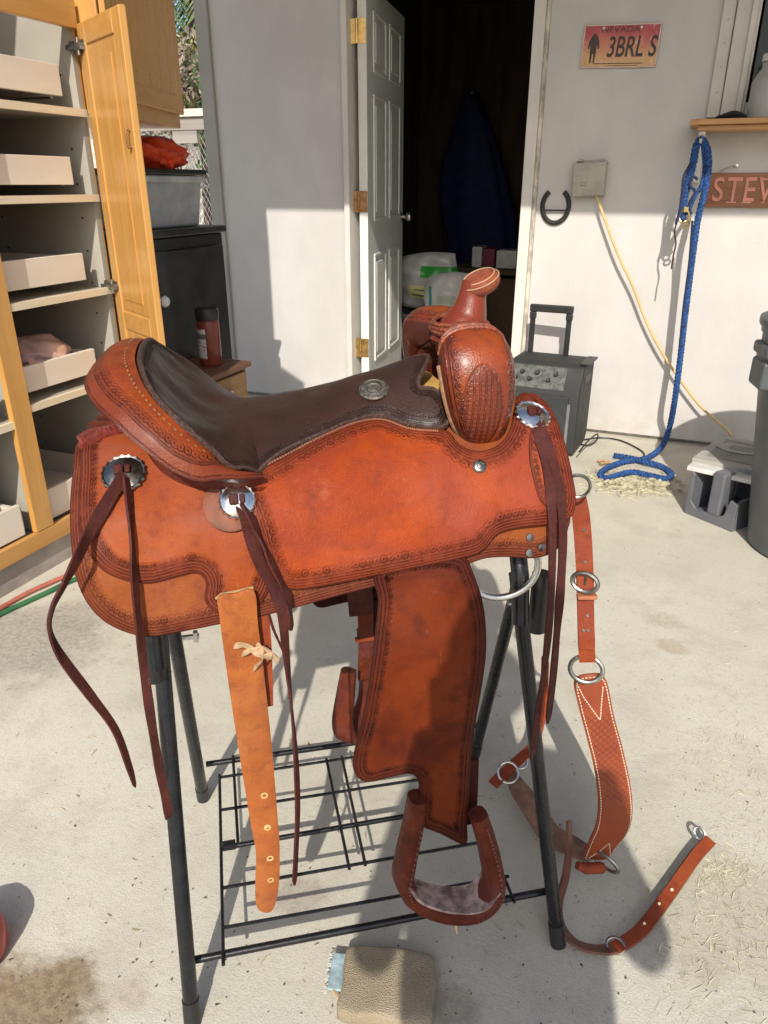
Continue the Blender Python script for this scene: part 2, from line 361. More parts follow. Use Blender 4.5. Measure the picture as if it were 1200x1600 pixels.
for z in (1.347, 1.11, .828, .532):
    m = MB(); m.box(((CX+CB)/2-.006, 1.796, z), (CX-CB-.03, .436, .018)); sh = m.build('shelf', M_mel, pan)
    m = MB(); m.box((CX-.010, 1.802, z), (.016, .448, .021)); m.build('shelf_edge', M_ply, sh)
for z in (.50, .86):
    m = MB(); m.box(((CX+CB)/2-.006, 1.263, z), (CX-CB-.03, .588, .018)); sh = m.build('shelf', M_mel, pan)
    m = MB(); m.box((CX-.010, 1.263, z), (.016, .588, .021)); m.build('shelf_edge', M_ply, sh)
def tray(y0, y1, z0, h, out=.0):
    xf = CX-.03+out; xb = CX-.5; t = MB(); yc = (y0+y1)/2
    t.box((xf-.008, yc, z0+h/2), (.016, y1-y0, h)); o = t.build('pull_out_tray', M_tray, pan, bevel=.002)
    t = MB(); t.box(((xf+xb)/2-.009, y0+.006, z0+h/2-.004), (xf-xb-.018, .012, h-.01)); t.box(((xf+xb)/2-.009, y1-.006, z0+h/2-.004), (xf-xb-.018, .012, h-.01)); t.box((xb, yc, z0+h/2-.004), (.012, y1-y0-.026, h-.01)); t.box(((xf+xb)/2-.01, yc, z0+.014), (xf-xb-.03, y1-y0-.026, .006)); t.build('tray_box', M_tray, o)
    t = MB(); t.box(((xf+xb)/2-.02, y0-.008, z0+.008), (xf-xb-.06, .012, .022)); t.build('drawer_slide', M_dark_steel, o); t = MB(); t.box(((xf+xb)/2-.02, y1+.007, z0+.008), (xf-xb-.06, .010, .022)); t.build('drawer_slide', M_dark_steel, o)
    t = MB(); t.box((xf-.02, y1+.010, z0+h*.45), (.004, .014, h*.75)); t.build('bracket', M_mel, o)
tray(1.625, 1.965, 1.388, .082); tray(1.625, 1.955, 1.148, .078); tray(1.625, 1.945, .868, .082); tray(1.625, 1.93, .572, .078); tray(1.625, 1.95, .155, .10)
tray(1.02, 1.505, .155, .10, .012); tray(1.02, 1.505, .53, .08)
m = MB()                                                     # shelf-pin holes
for z in np.arange(.25, 1.55, .1):
    for x in (CX-.075, CX-.42): m.cyl((x, CY1-.0185, z), (x, CY1-.0172, z), .004, n=8)
ph = m.build('shelf_pin_hole', M_black, pan); ph['kind'] = 'stuff'
# the open pantry door
def panel_door(root, name, p0, p1, z0, z1, mt, mid, th=.02, sides=(1,)):
    p0, p1 = np.array((*p0, 0.0)), np.array((*p1, 0.0)); u = nrm(p1-p0); W = np.linalg.norm(p1-p0); n_ = np.array((u[1], -u[0], 0))
    A = (u, -n_, UP)
    pt = lambda a, z, o: p0+u*a+UP*z+n_*o
    m = MB(); m.box(pt(W/2, (z0+z1)/2, 0), (W, th*.55, z1-z0), ax=A); d = m.build(name, mt, root)
    s = .058
    for (a0, a1, b0, b1, nm) in ((0, s, z0, z1, 'stile'), (W-s, W, z0, z1, 'stile'), (s, W-s, z0, z0+s, 'rail'), (s, W-s, z1-s, z1, 'rail'))+tuple((s, W-s, q-.03, q+.03, 'rail') for q in mid):
        m = MB(); m.box(pt((a0+a1)/2, (b0+b1)/2, 0), (a1-a0-.0008, th, b1-b0-.0008), ax=A); m.build(nm, mt if nm == 'stile' else M_oak2, d, bevel=.004)
    zs = [z0+s]+[q for q in mid]+[z1-s]
    for i in range(len(zs)-1):
        b0 = zs[i]+(.03 if i else 0); b1 = zs[i+1]-(.03 if i+1 < len(zs)-1 else 0)
        m = MB()
        for sd in sides:
            for k, (ins, hh) in enumerate(((.0, .002), (.032, .0045))):
                m.box(pt(W/2, (b0+b1)/2, sd*(th*.275+hh/2)), (W-2*s-2*ins-.012, hh, b1-b0-2*ins-.012), ax=A)
        m.build('raised_panel', mt, d, bevel=.0035)
    return d, pt, W
pd, dpt2, PWD = panel_door(pan, 'open_door', (CX+.012, 2.03), (-1.484, 1.862), .16, 1.576, M_oak, (.74,), .022, (1, -1))
for z in (1.517, .843):
    m = MB(); m.cyl(dpt2(.035, z, .010), dpt2(.035, z, .0125), .0175); m.box(dpt2(.012, z, .018), (.06, .014, .018), ax=(nrm((-1.484-CX, 1.862-2.03, 0)), nrm((.16, .31, 0)), UP)); m.box(np.array((CX-.012, 2.010, z)), (.035, .012, .012)); m.box(np.array((CX-.012, 2.013, z)), (.014, .006, .034)); m.cyl(dpt2(.02, z-.022, .02), dpt2(.02, z+.022, .02), .006)
    m.build('cup_hinge', M_dark_steel, pd, True)
m = MB(); m.tube(spline([dpt2(PWD-.022, 1.285, .011), dpt2(PWD-.022, 1.287, .022), dpt2(PWD-.022, 1.265, .024), dpt2(PWD-.022, 1.243, .022), dpt2(PWD-.022, 1.245, .011)], 5), .0032, 8); m.build('door_pull', plain('worn_pull', (.30, .17, .07), .45, .6), pd, True)
# cupboard above, next to the pantry
UZ = 1.345; U0, U1 = np.array((-1.732, 2.062, 0)), np.array((-1.915, 2.665, 0)); uu = nrm(U1-U0); un_ = np.array((uu[1], -uu[0], 0)); UW = np.linalg.norm(U1-U0); UA = (uu, -un_, UP)
uc = thing('wall_cupboard', 'honey maple cupboard with a panelled front high up behind the open pantry door', 'cabinet', (*((U0+U1)/2)[:2], UZ))
m = MB(); m.prism([q+UP*UZ for q in (U0-un_*.003, U1-un_*.003, U1-un_*.33, np.array((-2.215, 2.052, 0)), np.array((-1.76, 2.052, 0)))], UP*.84); m.build('carcass', M_oak, uc, bevel=.003)
m = MB(); m.box((U0+U1)/2-un_*.01+UP*(UZ+.03), (UW, .018, .058), ax=UA); m.build('bottom_rail', M_oak2, uc, bevel=.002)
q0, q1 = U0+un_*.010+uu*.005, U1+un_*.010-uu*.005
panel_door(uc, 'cupboard_door', q0[:2], q1[:2], UZ+.045, UZ+.83, M_oak, ())
# ------------------------------------------------------------------ leather
def leather(name, a, b, dark, border=1.0, rough=.52, lines=(.004, .0075, .011), band=(.0185, .0052), scale=9, dust=.25, per=.0088, edge=.75, coat=.02, darkband=.5, medal=False, spec=.10):
    n = NT(name); o = n.obj()
    f = n.step(n.noise(scale, 6, o, .62, .6), .34, .66); c = n.mix(f, a, b)
    pores = n.noise(420, 2, o); grain = n.noise(900, 2, o); blot = n.noise(scale*3.1, 5, o, .65)
    fade = n.step(n.noise(scale*.55, 5, n.mapping(o, (1, 1, 1), (3.1, 1.7, .4)), .6, .5), .44, .66)
    c = n.mix(n.math('MULTIPLY', fade, dust*1.6, clamp=True), c, mul((a[0]*.92, a[1]*1.10+.010, a[2]*1.6+.030), 1))
    c = n.mix(n.math('MULTIPLY', n.step(blot, .48, .72), .55), c, mul(dark, 1.6))
    c = n.mix(n.math('MULTIPLY', n.step(n.noise(scale*7, 6, o, .75), .52, .70), .38), c, mul(dark, 1.9))
    c = n.mix(n.math('MULTIPLY', n.step(n.noise(scale*2.3, 8, o, .8), .56, .76), dust), c, (.38, .15, .075))
    sc_ = n.noise(26, 5, n.mapping(o, (1, 7, 7), rot=(.3, .5, .9)), .75); sc2 = n.noise(26, 5, n.mapping(o, (8, 8, 1), rot=(.5, .9, .2)), .75)
    c = n.mix(n.math('MULTIPLY', n.step(sc_, .62, .70), .35), c, mul(dark, 1.2)); c = n.mix(n.math('MULTIPLY', n.step(sc2, .64, .70), .28), c, (.42, .19, .10))
    h = n.math('MULTIPLY', pores, .25)
    rg = rough
    if border:
        uv = n.n('ShaderNodeUVMap', uv_map='border'); sp = n.n('ShaderNodeSeparateXYZ'); n.put(sp.inputs[0], uv.outputs[0]); s, d = sp.outputs[0], sp.outputs[1]
        mk = None
        for q in lines:
            e = n.step(n.math('ABSOLUTE', n.math('SUBTRACT', d, q)), .0003, .0011, 1, 0); mk = e if mk is None else n.math('MAXIMUM', mk, e)
        cx = n.math('MULTIPLY', n.math('SUBTRACT', n.math('FRACT', n.math('DIVIDE', s, per)), .5), per)
        dy = n.math('SUBTRACT', d, band[0])
        r = n.math('SQRT', n.math('ADD', n.math('MULTIPLY', cx, cx), n.math('MULTIPLY', dy, dy)))
        rnd_ = n.n('ShaderNodeTexWhiteNoise', noise_dimensions='1D'); n.put(rnd_.inputs['W'], n.math('FLOOR', n.math('DIVIDE', s, per)))
        ring = n.math('MULTIPLY', n.step(n.math('ABSOLUTE', n.math('SUBTRACT', r, band[1]*.8)), .0004, .0016, 1, 0), n.step(n.math('SUBTRACT', dy, n.math('MULTIPLY', n.math('SUBTRACT', rnd_.outputs[0], .5), .003)), -.0012, .0012, 1, .35))
        dot = n.step(r, .0008, .0018, 1, 0)
        gate = n.math('MULTIPLY', n.step(d, band[0]-band[1]*1.3, band[0]-band[1]*1.1), n.step(d, band[0]+band[1]*1.1, band[0]+band[1]*1.35, 1, 0))
        stamp = n.math('MULTIPLY', n.math('MAXIMUM', ring, dot), gate)
        wear = n.math('MULTIPLY', n.step(n.noise(35, 4, o, .7), .3, .62, .2, 1), n.math('ADD', n.math('MULTIPLY', rnd_.outputs[0], .5), .5))
        tool = n.math('MULTIPLY', n.math('MULTIPLY', n.math('MAXIMUM', mk, stamp), wear), border)
        bandm = n.math('MULTIPLY', n.step(d, lines[-1], band[0]+band[1]*1.5, 1, 0), darkband)
        c = n.mix(bandm, c, mul(dark, 1.5))
        c = n.mix(n.math('MULTIPLY', tool, .72), c, mul(dark, .85))
        c = n.mix(n.step(d, .0008, .003, edge, 0), c, mul(dark, .6))
        h = n.math('SUBTRACT', h, n.math('MULTIPLY', tool, 1.0))
    if medal:
        so2 = n.n('ShaderNodeSeparateXYZ'); n.put(so2.inputs[0], o); X_, Z_ = so2.outputs[0], so2.outputs[2]
        ux_ = n.math('DIVIDE', n.math('SUBTRACT', X_, .134), .026); uz_ = n.math('DIVIDE', n.math('SUBTRACT', Z_, .893), .056)
        rr_ = n.math('SQRT', n.math('ADD', n.math('MULTIPLY', ux_, ux_), n.math('MULTIPLY', uz_, uz_)))
        reg = n.step(rr_, .95, 1.08, 1, 0); ln = n.step(n.math('SINE', n.math('MULTIPLY', X_, 2*math.pi/.0075)), .2, .8); bead = n.step(n.math('SINE', n.math('MULTIPLY', Z_, 2*math.pi/.006)), -.2, .5)
        rim_ = n.step(n.math('ABSOLUTE', n.math('SUBTRACT', rr_, 1.0)), .02, .10, 1, 0)
        pat = n.math('MAXIMUM', rim_, n.math('MULTIPLY', reg, n.math('MAXIMUM', ln, n.math('MULTIPLY', bead, .15))))
        pat = n.math('MULTIPLY', pat, n.step(n.noise(60, 4, o, .7), .3, .6, .3, 1)); c = n.mix(n.math('MULTIPLY', reg, .45), c, mul(dark, 1.7)); c = n.mix(n.math('MULTIPLY', pat, .45), c, dark); h = n.math('SUBTRACT', h, n.math('MULTIPLY', pat, .7))
    rr = n.step(blot, .2, .8, rg*.8, min(1, rg*1.3))
    m = n.fin(c, rr, 0, n.bump(h, 1.0, .003, n.bump(grain, .12, .0006)), spec)
    n.b.inputs['Coat Weight'].default_value = coat; n.b.inputs['Coat Roughness'].default_value = .3
    return m
L_skirt = leather('leather_skirt', (.265, .072, .017), (.20, .044, .014), (.075, .016, .011), dust=.35, darkband=.55)
L_jock = leather('leather_rear_jockey', (.30, .060, .009), (.225, .046, .020), (.075, .015, .010), dust=.52, lines=(.003, .007, .0105, .014), band=(.0195, .0036), per=.0065, darkband=.6)
L_seatj = leather('leather_seat_jockey', (.335, .050, .004), (.215, .030, .011), (.080, .016, .008), dust=.36, darkband=.55, scale=7, spec=.14)
L_fend = leather('leather_fender', (.150, .025, .005), (.082, .013, .005), (.030, .007, .005), dust=.10, rough=.48, lines=(.004, .009), band=(.0165, .0034), per=.006)
L_swell = leather('leather_swell', medal=True, spec=.42, a=(.29, .052, .006), b=(.18, .026, .006), dark=(.055, .010, .006), dust=.05, rough=.29, coat=.3, lines=(.004, .008), band=(.014, .004), per=.009)
L_roll = leather('leather_cantle', (.31, .058, .006), (.20, .032, .010), (.06, .012, .009), dust=.14, rough=.42, coat=.08, spec=.2, lines=(.004, .017, .020), band=(.029, .0062), per=.0095)
L_seat = leather('leather_seat', (.046, .021, .013), (.030, .014, .010), (.013, .007, .005), border=.9, dust=.05, rough=.40, coat=.10, spec=.28, lines=(.003, .006), band=(.009, .001), per=.004, darkband=0, edge=.2)
L_string = leather('leather_string', (.085, .024, .017), (.058, .016, .013), (.022, .008, .007), border=0, dust=.10, rough=.5, scale=25)
L_billet = leather('leather_billet', (.37, .115, .027), (.30, .082, .022), (.11, .030, .013), border=0, dust=.12, rough=.38, scale=18, coat=.3)
L_collar = leather('leather_collar', (.30, .066, .022), (.235, .045, .018), (.10, .02, .012), border=0, dust=.2, rough=.5, scale=20)
L_worn = leather('leather_stirrup', (.145, .031, .013), (.088, .019, .010), (.034, .010, .007), border=0, dust=.35, rough=.5, scale=22)
M_thread = plain('pale_thread', (.68, .56, .36), .8)
M_raw = plain('pale_rawhide', (.62, .44, .20), .55, var=.2, scale=30)
M_silver = plain('silver', (.74, .74, .72), .22, 1, .12, 60, .08)
M_oldsilver = plain('tarnished_silver', (.24, .23, .21), .34, 1, .3, 60, .2)

# ------------------------------------------------------------------ saddle frame: x towards the horn, y away from the near side
OC = CAM*np.array((1, 1, 0))+RT*(-.041)+FH*.9955; AX = R(12.3)+YAW
AXV = np.array((math.cos(AX), math.sin(AX), 0)); AYV = np.array((-math.sin(AX), math.cos(AX), 0))
def to_w(p): p = np.asarray(p, float); return OC+p[..., 0:1]*AXV+p[..., 1:2]*AYV+p[..., 2:3]*UP
def to_l(p): d = np.asarray(p, float)-OC; return np.stack([d@AXV, d@AYV, d[..., 2]], -1)
def PL(px, py, y):                                   # pixel on the lengthwise plane y
    d = ray(px, py); o = CAM-OC; k = (y-o@AYV)/(d@AYV); return to_l(CAM+d*k)
qg = np.linspace(0, .6, 241); ang = np.radians(6+66*np.clip(qg/.27, 0, 1)**2*(3-2*np.clip(qg/.27, 0, 1)))
Yq = np.concatenate([[0], np.cumsum(np.cos(ang[1:])*np.diff(qg))]); Dq = np.concatenate([[0], np.cumsum(np.sin(ang[1:])*np.diff(qg))])
zx = np.array([-.45, -.36, -.30, -.16, -.05, .03, .10, .16, .22, .30]); zz = np.array([.850, .856, .862, .872, .872, .874, .882, .888, .884, .868])
zsp = spline(np.stack([zx, zz], 1), 12)
def zr(x): return np.interp(x, zsp[:, 0], zsp[:, 1])
def S(x, q): x, q = np.asarray(x, float), np.asarray(q, float); return np.stack([x, -np.interp(q, qg, Yq), zr(x)-np.interp(q, qg, Dq)], -1)
FLIP = {S: -1}
def nsurf(f, a, b, e=1e-3):
    n = np.cross(f(a+e, b)-f(a-e, b), f(a, b+e)-f(a, b-e))*FLIP.get(f, 1); return n/(np.linalg.norm(n, axis=-1, keepdims=True)+1e-12)
def solve(f, pix, off, dom, sgn=1):
    """pixels -> surface parameters (a, b) of surface f lifted by off"""
    g = lambda a, b: f(a, b)+nsurf(f, a, b)*off*sgn
    A, B = np.meshgrid(np.linspace(dom[0], dom[1], 90), np.linspace(dom[2], dom[3], 90)); A, B = A.ravel(), B.ravel()
    G = project(to_w(g(A, B))); out = []
    for p in pix:
        p = np.asarray(p, float); i = np.argmin(((G-p)**2).sum(1)); a, b = A[i], B[i]
        for _ in range(12):
            P0 = project(to_w(g(a, b))); e = 1e-4
            J = np.stack([(project(to_w(g(a+e, b)))-P0)/e, (project(to_w(g(a, b+e)))-P0)/e], 1)
            st = np.linalg.lstsq(J, p-P0, rcond=None)[0]; st = np.clip(st, -.04, .04); a += st[0]; b += st[1]
        out.append((float(a), float(b)))
    return out
def resample(poly, step):
    p = np.vstack([poly, poly[:1]]); L = np.linalg.norm(np.diff(p, axis=0), axis=1); c = np.concatenate([[0], np.cumsum(L)]); n = max(8, int(c[-1]/step))
    t = np.linspace(0, c[-1], n, endpoint=False); return np.stack([np.interp(t, c, p[:, k]) for k in range(p.shape[1])], 1)
def inside(poly, P):
    x, y = P[:, 0], P[:, 1]; r = np.zeros(len(P), bool); m = len(poly)
    for i in range(m):
        x0, y0 = poly[i]; x1, y1 = poly[(i+1) % m]
        if y0 == y1: continue
        cnd = ((y0 > y) != (y1 > y)) & (x < (x1-x0)*(y-y0)/(y1-y0)+x0); r ^= cnd
    return r
def bdist(poly, P):
    """distance to outline and arclength of nearest outline point"""
    A = poly; B = np.roll(poly, -1, 0); D = B-A; L = np.linalg.norm(D, axis=1); cum = np.concatenate([[0], np.cumsum(L)[:-1]])
    bd = np.full(len(P), 9.0); bs = np.zeros(len(P))
    for i in range(len(A)):
        t = np.clip(((P-A[i])@D[i])/(L[i]**2+1e-15), 0, 1); q = np.linalg.norm(P-A[i]-t[:, None]*D[i], axis=1); k = q < bd
        bd[k] = q[k]; bs[k] = cum[i]+t[k]*L[i]
    return bd, bs
def panel(name, f, outline, off, th, mat, parent, dom=(-.5, .4, -.05, .55), step=.006, sgn=1, mirror=False, smooth_n=6, disp=None, world=False, back=True, puff=0.0):
    o2 = []
    pix = [p for p in outline if abs(p[0]) > 2]; sol = iter(solve(f, pix, (off+th), dom, sgn))
    for p in outline: o2.append(next(sol) if abs(p[0]) > 2 else (float(p[0]), float(p[1])))
    poly = resample(spline(np.array(o2), smooth_n, True), step)
    lo, hi = poly.min(0), poly.max(0)
    gx, gy = np.meshgrid(np.arange(lo[0]+step*.3, hi[0], step), np.arange(lo[1]+step*.3, hi[1], step*.95)); gx = gx+(np.arange(gx.shape[0]) % 2)[:, None]*step*.5
    P = np.stack([gx.ravel(), gy.ravel()], 1); P = P[inside(poly, P)]; d, _ = bdist(poly, P); P = P[d > step*.55]
    # add tight inner rows so that the edge can be rounded
    allp = np.vstack([poly, P]); nb = len(poly)
    r = delaunay_2d_cdt([Vector(p) for p in allp], [], [list(range(nb))], 1, 1e-7)
    V2 = np.array([tuple(v) for v in r[0]]); T = [tuple(t) for t in r[2]]
    d, s = bdist(poly, V2)
    rnd = 1-np.clip(d/.004, 0, 1); lift = off+th*(1-.45*rnd**2)
    if puff: lift = lift+puff*(1-np.exp(-(d/.02)**2))
    if disp is not None: lift = lift+disp(V2, d, s)
    base = f(V2[:, 0], V2[:, 1]); nn = nsurf(f, V2[:, 0], V2[:, 1])*sgn
    top = base+nn*lift[:, None]; bot = base+nn*off
    ar = 0
    t0 = T[0]; nt = np.cross(top[t0[1]]-top[t0[0]], top[t0[2]]-top[t0[0]]); flip = (nt@nn[t0[0]]) < 0
    if flip: T = [(a, c, b) for a, b, c in T]
    ed = {}
    for a, b, c in T:
        for e in ((a, b), (b, c), (c, a)): ed[e] = 1
    be = [e for e in ed if (e[1], e[0]) not in ed]
    N = len(V2); bv = sorted({i for e in be for i in e}); m1 = {i: N+k for k, i in enumerate(bv)}
    V = list(top)
    F = list(T)
    if back:
        V = np.vstack([top, bot]); F += [(a+N, c+N, b+N) for a, b, c in T]; F += [(e[1], e[0], e[0]+N, e[1]+N) for e in be]
        UVv = np.vstack([np.stack([s, d], 1), np.stack([s, np.zeros(N)], 1)])
    else:
        V = np.vstack([top, bot[bv]]); F += [(e[1], e[0], m1[e[0]], m1[e[1]]) for e in be]
        UVv = np.vstack([np.stack([s, d], 1), np.stack([s[bv], np.zeros(len(bv))], 1)])
    res = []
    for mir in ((False, True) if mirror else (False,)):
        W = V.copy(); FF = F
        if mir: W[:, 1] *= -1; FF = [tuple(reversed(q)) for q in F]
        mb = MB(); mb.add(W, FF); o = mb.build(name, mat, parent, True, local=not world, angle=50)
        uv = o.data.uv_layers.new(name='border'); li = np.zeros(len(o.data.loops), np.int32); o.data.loops.foreach_get('vertex_index', li)
        uv.data.foreach_set('uv', UVv[li].astype(np.float32).ravel()); res.append(o)
    return (res if mirror else res[0]), poly

sad = thing('western_saddle', 'tooled reddish brown leather western saddle on the black stand', 'saddle', OC, AX)
FR[sad.name] = (OC, AX)
# skirt, rear jockey, seat jockey
ep = [(376, 741), (400, 727), (440, 706), (500, 674), (555, 651), (597, 645), (640, 659), (690, 664)]
epq = solve(S, ep, .02, (-.5, .4, -.05, .55)); eq = S(*np.array(epq).T)
TOPQ = [(x, max(.02, q-.022)) for x, q in epq]
SK = [(121, 686), (113, 730), (108, 790), (110, 850), (118, 905), (140, 950), (175, 980), (230, 996), (300, 985), (345, 976), (400, 966), (460, 951), (520, 934), (590, 916), (650, 901), (700, 889), (738, 880), (760, 873), (800, 871), (835, 873), (862, 866), (880, 850), (890, 825), (892, 790), (.235, .10), (.20, .02), (.12, .05)]+TOPQ[1:-1][::-1]+[(-.20, .12), (-.25, .05), (-.30, .006), (-.335, .006)]
def wob_(amp, k, ph):
    return lambda V2, d, s: amp*np.clip(d/.012, 0, 1)*(np.sin(V2[:, 0]*k+V2[:, 1]*k*.6+ph)*np.sin(V2[:, 1]*k*1.3-V2[:, 0]*k*.35+ph*2)+.45*np.sin(V2[:, 0]*k*2.3+1.7*ph)*np.sin(V2[:, 1]*k*2.1+ph)+.3*np.sin(V2[:, 0]*k*.9-V2[:, 1]*k*3.1+ph*.7))
(skirt, skirt2), _ = panel('skirt', S, SK, 0, .007, L_skirt, sad, mirror=True, step=.007, disp=wob_(.0010, 30, 1.0))
RJ = [(131, 688), (124, 740), (121, 800), (127, 842), (142, 872), (166, 896), (200, 909), (235, 912), (275, 902), (303, 896), (317, 902), (322, 915), (319, 932), (323, 946), (335, 956), (350, 959), (395, 950), (412, 938), (422, 918), (430, 880), (412, 820), (395, 780), TOPQ[0], (-.20, .125), (-.25, .055), (-.29, .01), (-.315, .01)]
(rj, rj2), _ = panel('rear_jockey', S, RJ, .0072, .0055, L_jock, sad, mirror=True, disp=wob_(.0013, 32, 2.0))
SJ = [(376, 752), (400, 733), (440, 711), (500, 679), (555, 656), (597, 650), (640, 664), (685, 668), (702, 672), (716, 690), (737, 702), (760, 702), (784, 690), (799, 665), (805, 635), (812, 614), (832, 612), (853, 624), (873, 656), (887, 700), (897, 745), (902, 782), (894, 808), (870, 818), (840, 822), (802, 827), (779, 835), (765, 851), (748, 865), (715, 874), (640, 890), (560, 906), (490, 919), (457, 922), (436, 915), (422, 896), (412, 868), (402, 833), (390, 795), (376, 770)]
(sj, sj2), sjpoly = panel('seat_jockey', S, SJ, .0130, .006, L_seatj, sad, mirror=True, step=.005, disp=wob_(.0014, 28, .4))
# seat: the near edge lies on the seat jockey
XT, YT, ZTIP = -.164, .168, .845
o_ = np.argsort(eq[:, 0]); ex, ey, ez = eq[o_, 0], -eq[o_, 1], eq[o_, 2]+.012
ex[0], ey[0], ez[0] = XT, YT, ZTIP
PE = .65
zcx = np.array([-.30, XT, -.10, -.05, 0, .04, .08, .12]); zcz = np.array([.868, .868, .873, .884, .899, .909, .921, .932])
RA = XT+.276; ZRIM = .960
def zrim(ph): return ZRIM-(ZRIM-ZTIP)*np.interp(np.degrees(np.abs(ph)), [0, 20, 45, 60, 70, 80, 90, 100], [0, .06, .29, .44, .57, .74, 1, 1.1])
def zout(ph): return np.interp(np.degrees(np.abs(ph)), [0, 20, 45, 60, 70, 80, 90, 100], [.938, .935, .913, .885, .863, .848, .841, .838])
def pw(c, e=PE): return np.sign(c)*np.abs(c)**e
def seat(x, y):
    x, y = np.broadcast_arrays(np.asarray(x, float), np.asarray(y, float)); ya = np.abs(y)
    zc = np.interp(x, zcx, zcz)
    ye = np.interp(x, ex, ey); ze = np.interp(x, ex, ez)
    zf = zc+(ze-zc)*np.minimum(ya/ye, 1.3)**2.0
    dx = np.minimum(x-XT, 0); rho = ((np.abs(dx)/RA)**(2/PE)+(ya/YT)**(2/PE))**(PE/2); ph = np.arctan2((ya/YT)**(1/PE), (np.abs(dx)/RA)**(1/PE))
    zb = .868+(zrim(ph)-.868)*np.minimum(rho, 1.15)**2.3
    return np.stack([x, y, np.where(x < XT, zb, zf)], -1)
near = solve(seat, [(430, 711), (500, 677), (555, 655), (597, 650), (640, 663), (690, 667), (702, 650), (696, 626), (677, 606), (652, 600)], .008, (-.30, .16, -.24, .1))
fcx = solve(seat, [(638, 590)], .008, (-.3, .16, -.1, .1))[0][0]
rimp = [(XT-RA*pw(math.cos(p)), -YT*pw(math.sin(p))) for p in np.radians([89, 83, 75, 60, 45, 30, 15, 6, 0])]
half = rimp[::-1]+near+[(fcx, -.012)]
SE = half+[(a, -b) for a, b in half[::-1]][:-1]
so_, sepoly = panel('seat', seat, SE, .001, .008, L_seat, sad, dom=(-.3, .16, -.24, .24), step=.0065, disp=wob_(.0012, 34, .9))
# edge binding of the seat
pp = resample(sepoly, .006); bp = seat(pp[:, 0], pp[:, 1])+nsurf(seat, pp[:, 0], pp[:, 1])*.006
m = MB(); m.tube(bp, .0033, 6, closed=True); m.build('seat_binding', plain('dark_lace', (.06, .03, .022), .5, var=.5, scale=260, bump=.8, bs=260), so_, True, local=True)
# stitches along the seat edge on the jockey
m = MB()
edge = spline([S(*p)+nsurf(S, *map(np.array, p))*.0195 for p in solve(S, [(382, 744), (440, 714), (500, 683), (555, 660), (597, 655), (640, 669), (685, 673)], .0195, (-.5, .4, -.05, .55))], 14)
for i in range(0, len(edge)-1): a, b = edge[i], edge[i+1]; m.box((a+b)/2, (np.linalg.norm(b-a)*.7, .0022, .0018), ax=(nrm(b-a), *frame(b-a)))
st = m.build('stitching', plain('red_thread', (.30, .12, .07), .8), sj, local=True); st['kind'] = 'stuff'
# cantle roll
m = MB(); V = []; UVc = []; nphi = 60; cs = 14
phs = np.linspace(-math.pi*.535, math.pi*.535, nphi)
for p in phs:
    sp_, cp = math.sin(p), math.cos(p); a = abs(p)/(math.pi*.535)
    wr = 1-np.clip((a-.70)/.30, 0, 1)**2
    rimv = np.array((XT-RA*pw(cp), YT*pw(sp_), zrim(p)+.004))
    outv = np.array((XT-(RA+.060)*pw(cp, .8), (YT+.032)*pw(sp_, .62), zout(p)))
    bl = np.clip((a-.80)/.20, 0, 1)**1.5; outv = outv*(1-bl)+(rimv+np.array((0, 0, -.004)))*bl
    du = outv-rimv; L = np.linalg.norm(du)+1e-6; e = du/L; tang = np.array((RA*sp_, YT*max(cp, .05), 0)); up_ = nrm(np.cross(tang, e)); up_ = up_*np.sign(up_[2])
    th = .006+.010*wr
    for k in range(cs):
        t = k/(cs-1) if k < 9 else 0
        if k < 9: t = k/8; q = rimv+du*t+up_*(.010*wr*math.sin(math.pi*min(1, t*1.02))); dd = L*(1-t)
        else: t = 1-(k-8)/(cs-8); q = rimv+du*t-up_*th*math.sin(math.pi*(.15+.8*(k-8)/(cs-8))); dd = 0
        V.append(q); UVc.append((p*.2, dd))
F = []
for i in range(nphi-1):
    for k in range(cs): k2 = (k+1) % cs; F.append((i*cs+k, (i+1)*cs+k, (i+1)*cs+k2, i*cs+k2))
F += [tuple(range(cs)), tuple((nphi-1)*cs+k for k in range(cs-1, -1, -1))]
m.add(V, F); roll = m.build('cantle', L_roll, sad, True, local=True, angle=70)
uv = roll.data.uv_layers.new(name='border'); li = np.zeros(len(roll.data.loops), np.int32); roll.data.loops.foreach_get('vertex_index', li); uv.data.foreach_set('uv', np.array(UVc)[li].astype(np.float32).ravel())
V = np.array(V).reshape(nphi, cs, 3)
m = MB()
for i in range(5, nphi-5): q = V[i, 1]*.7+V[i, 2]*.3+np.array((0, 0, .0012)); t = nrm(V[i+1, 1]-V[i-1, 1]); m.box(q, (.0034, .0015, .001), ax=(t, *frame(t)))
st = m.build('buck_stitching', plain('tan_thread', (.25, .13, .055), .8), roll, local=True); st['kind'] = 'stuff'
m = MB(); Fb = []; Vb = []; nb_ = 0
for i in range(nphi): q = V[i, 11]; Vb += [q, np.array((q[0]*.92+XT*.08+.012, q[1]*.86, zr(q[0])-np.interp(abs(q[1])*.86, Yq, Dq)))]
for i in range(nphi-1): Fb.append((2*i, 2*i+1, 2*i+3, 2*i+2))
m.add(Vb, Fb); m.build('cantle_back', L_worn, sad, True, local=True)
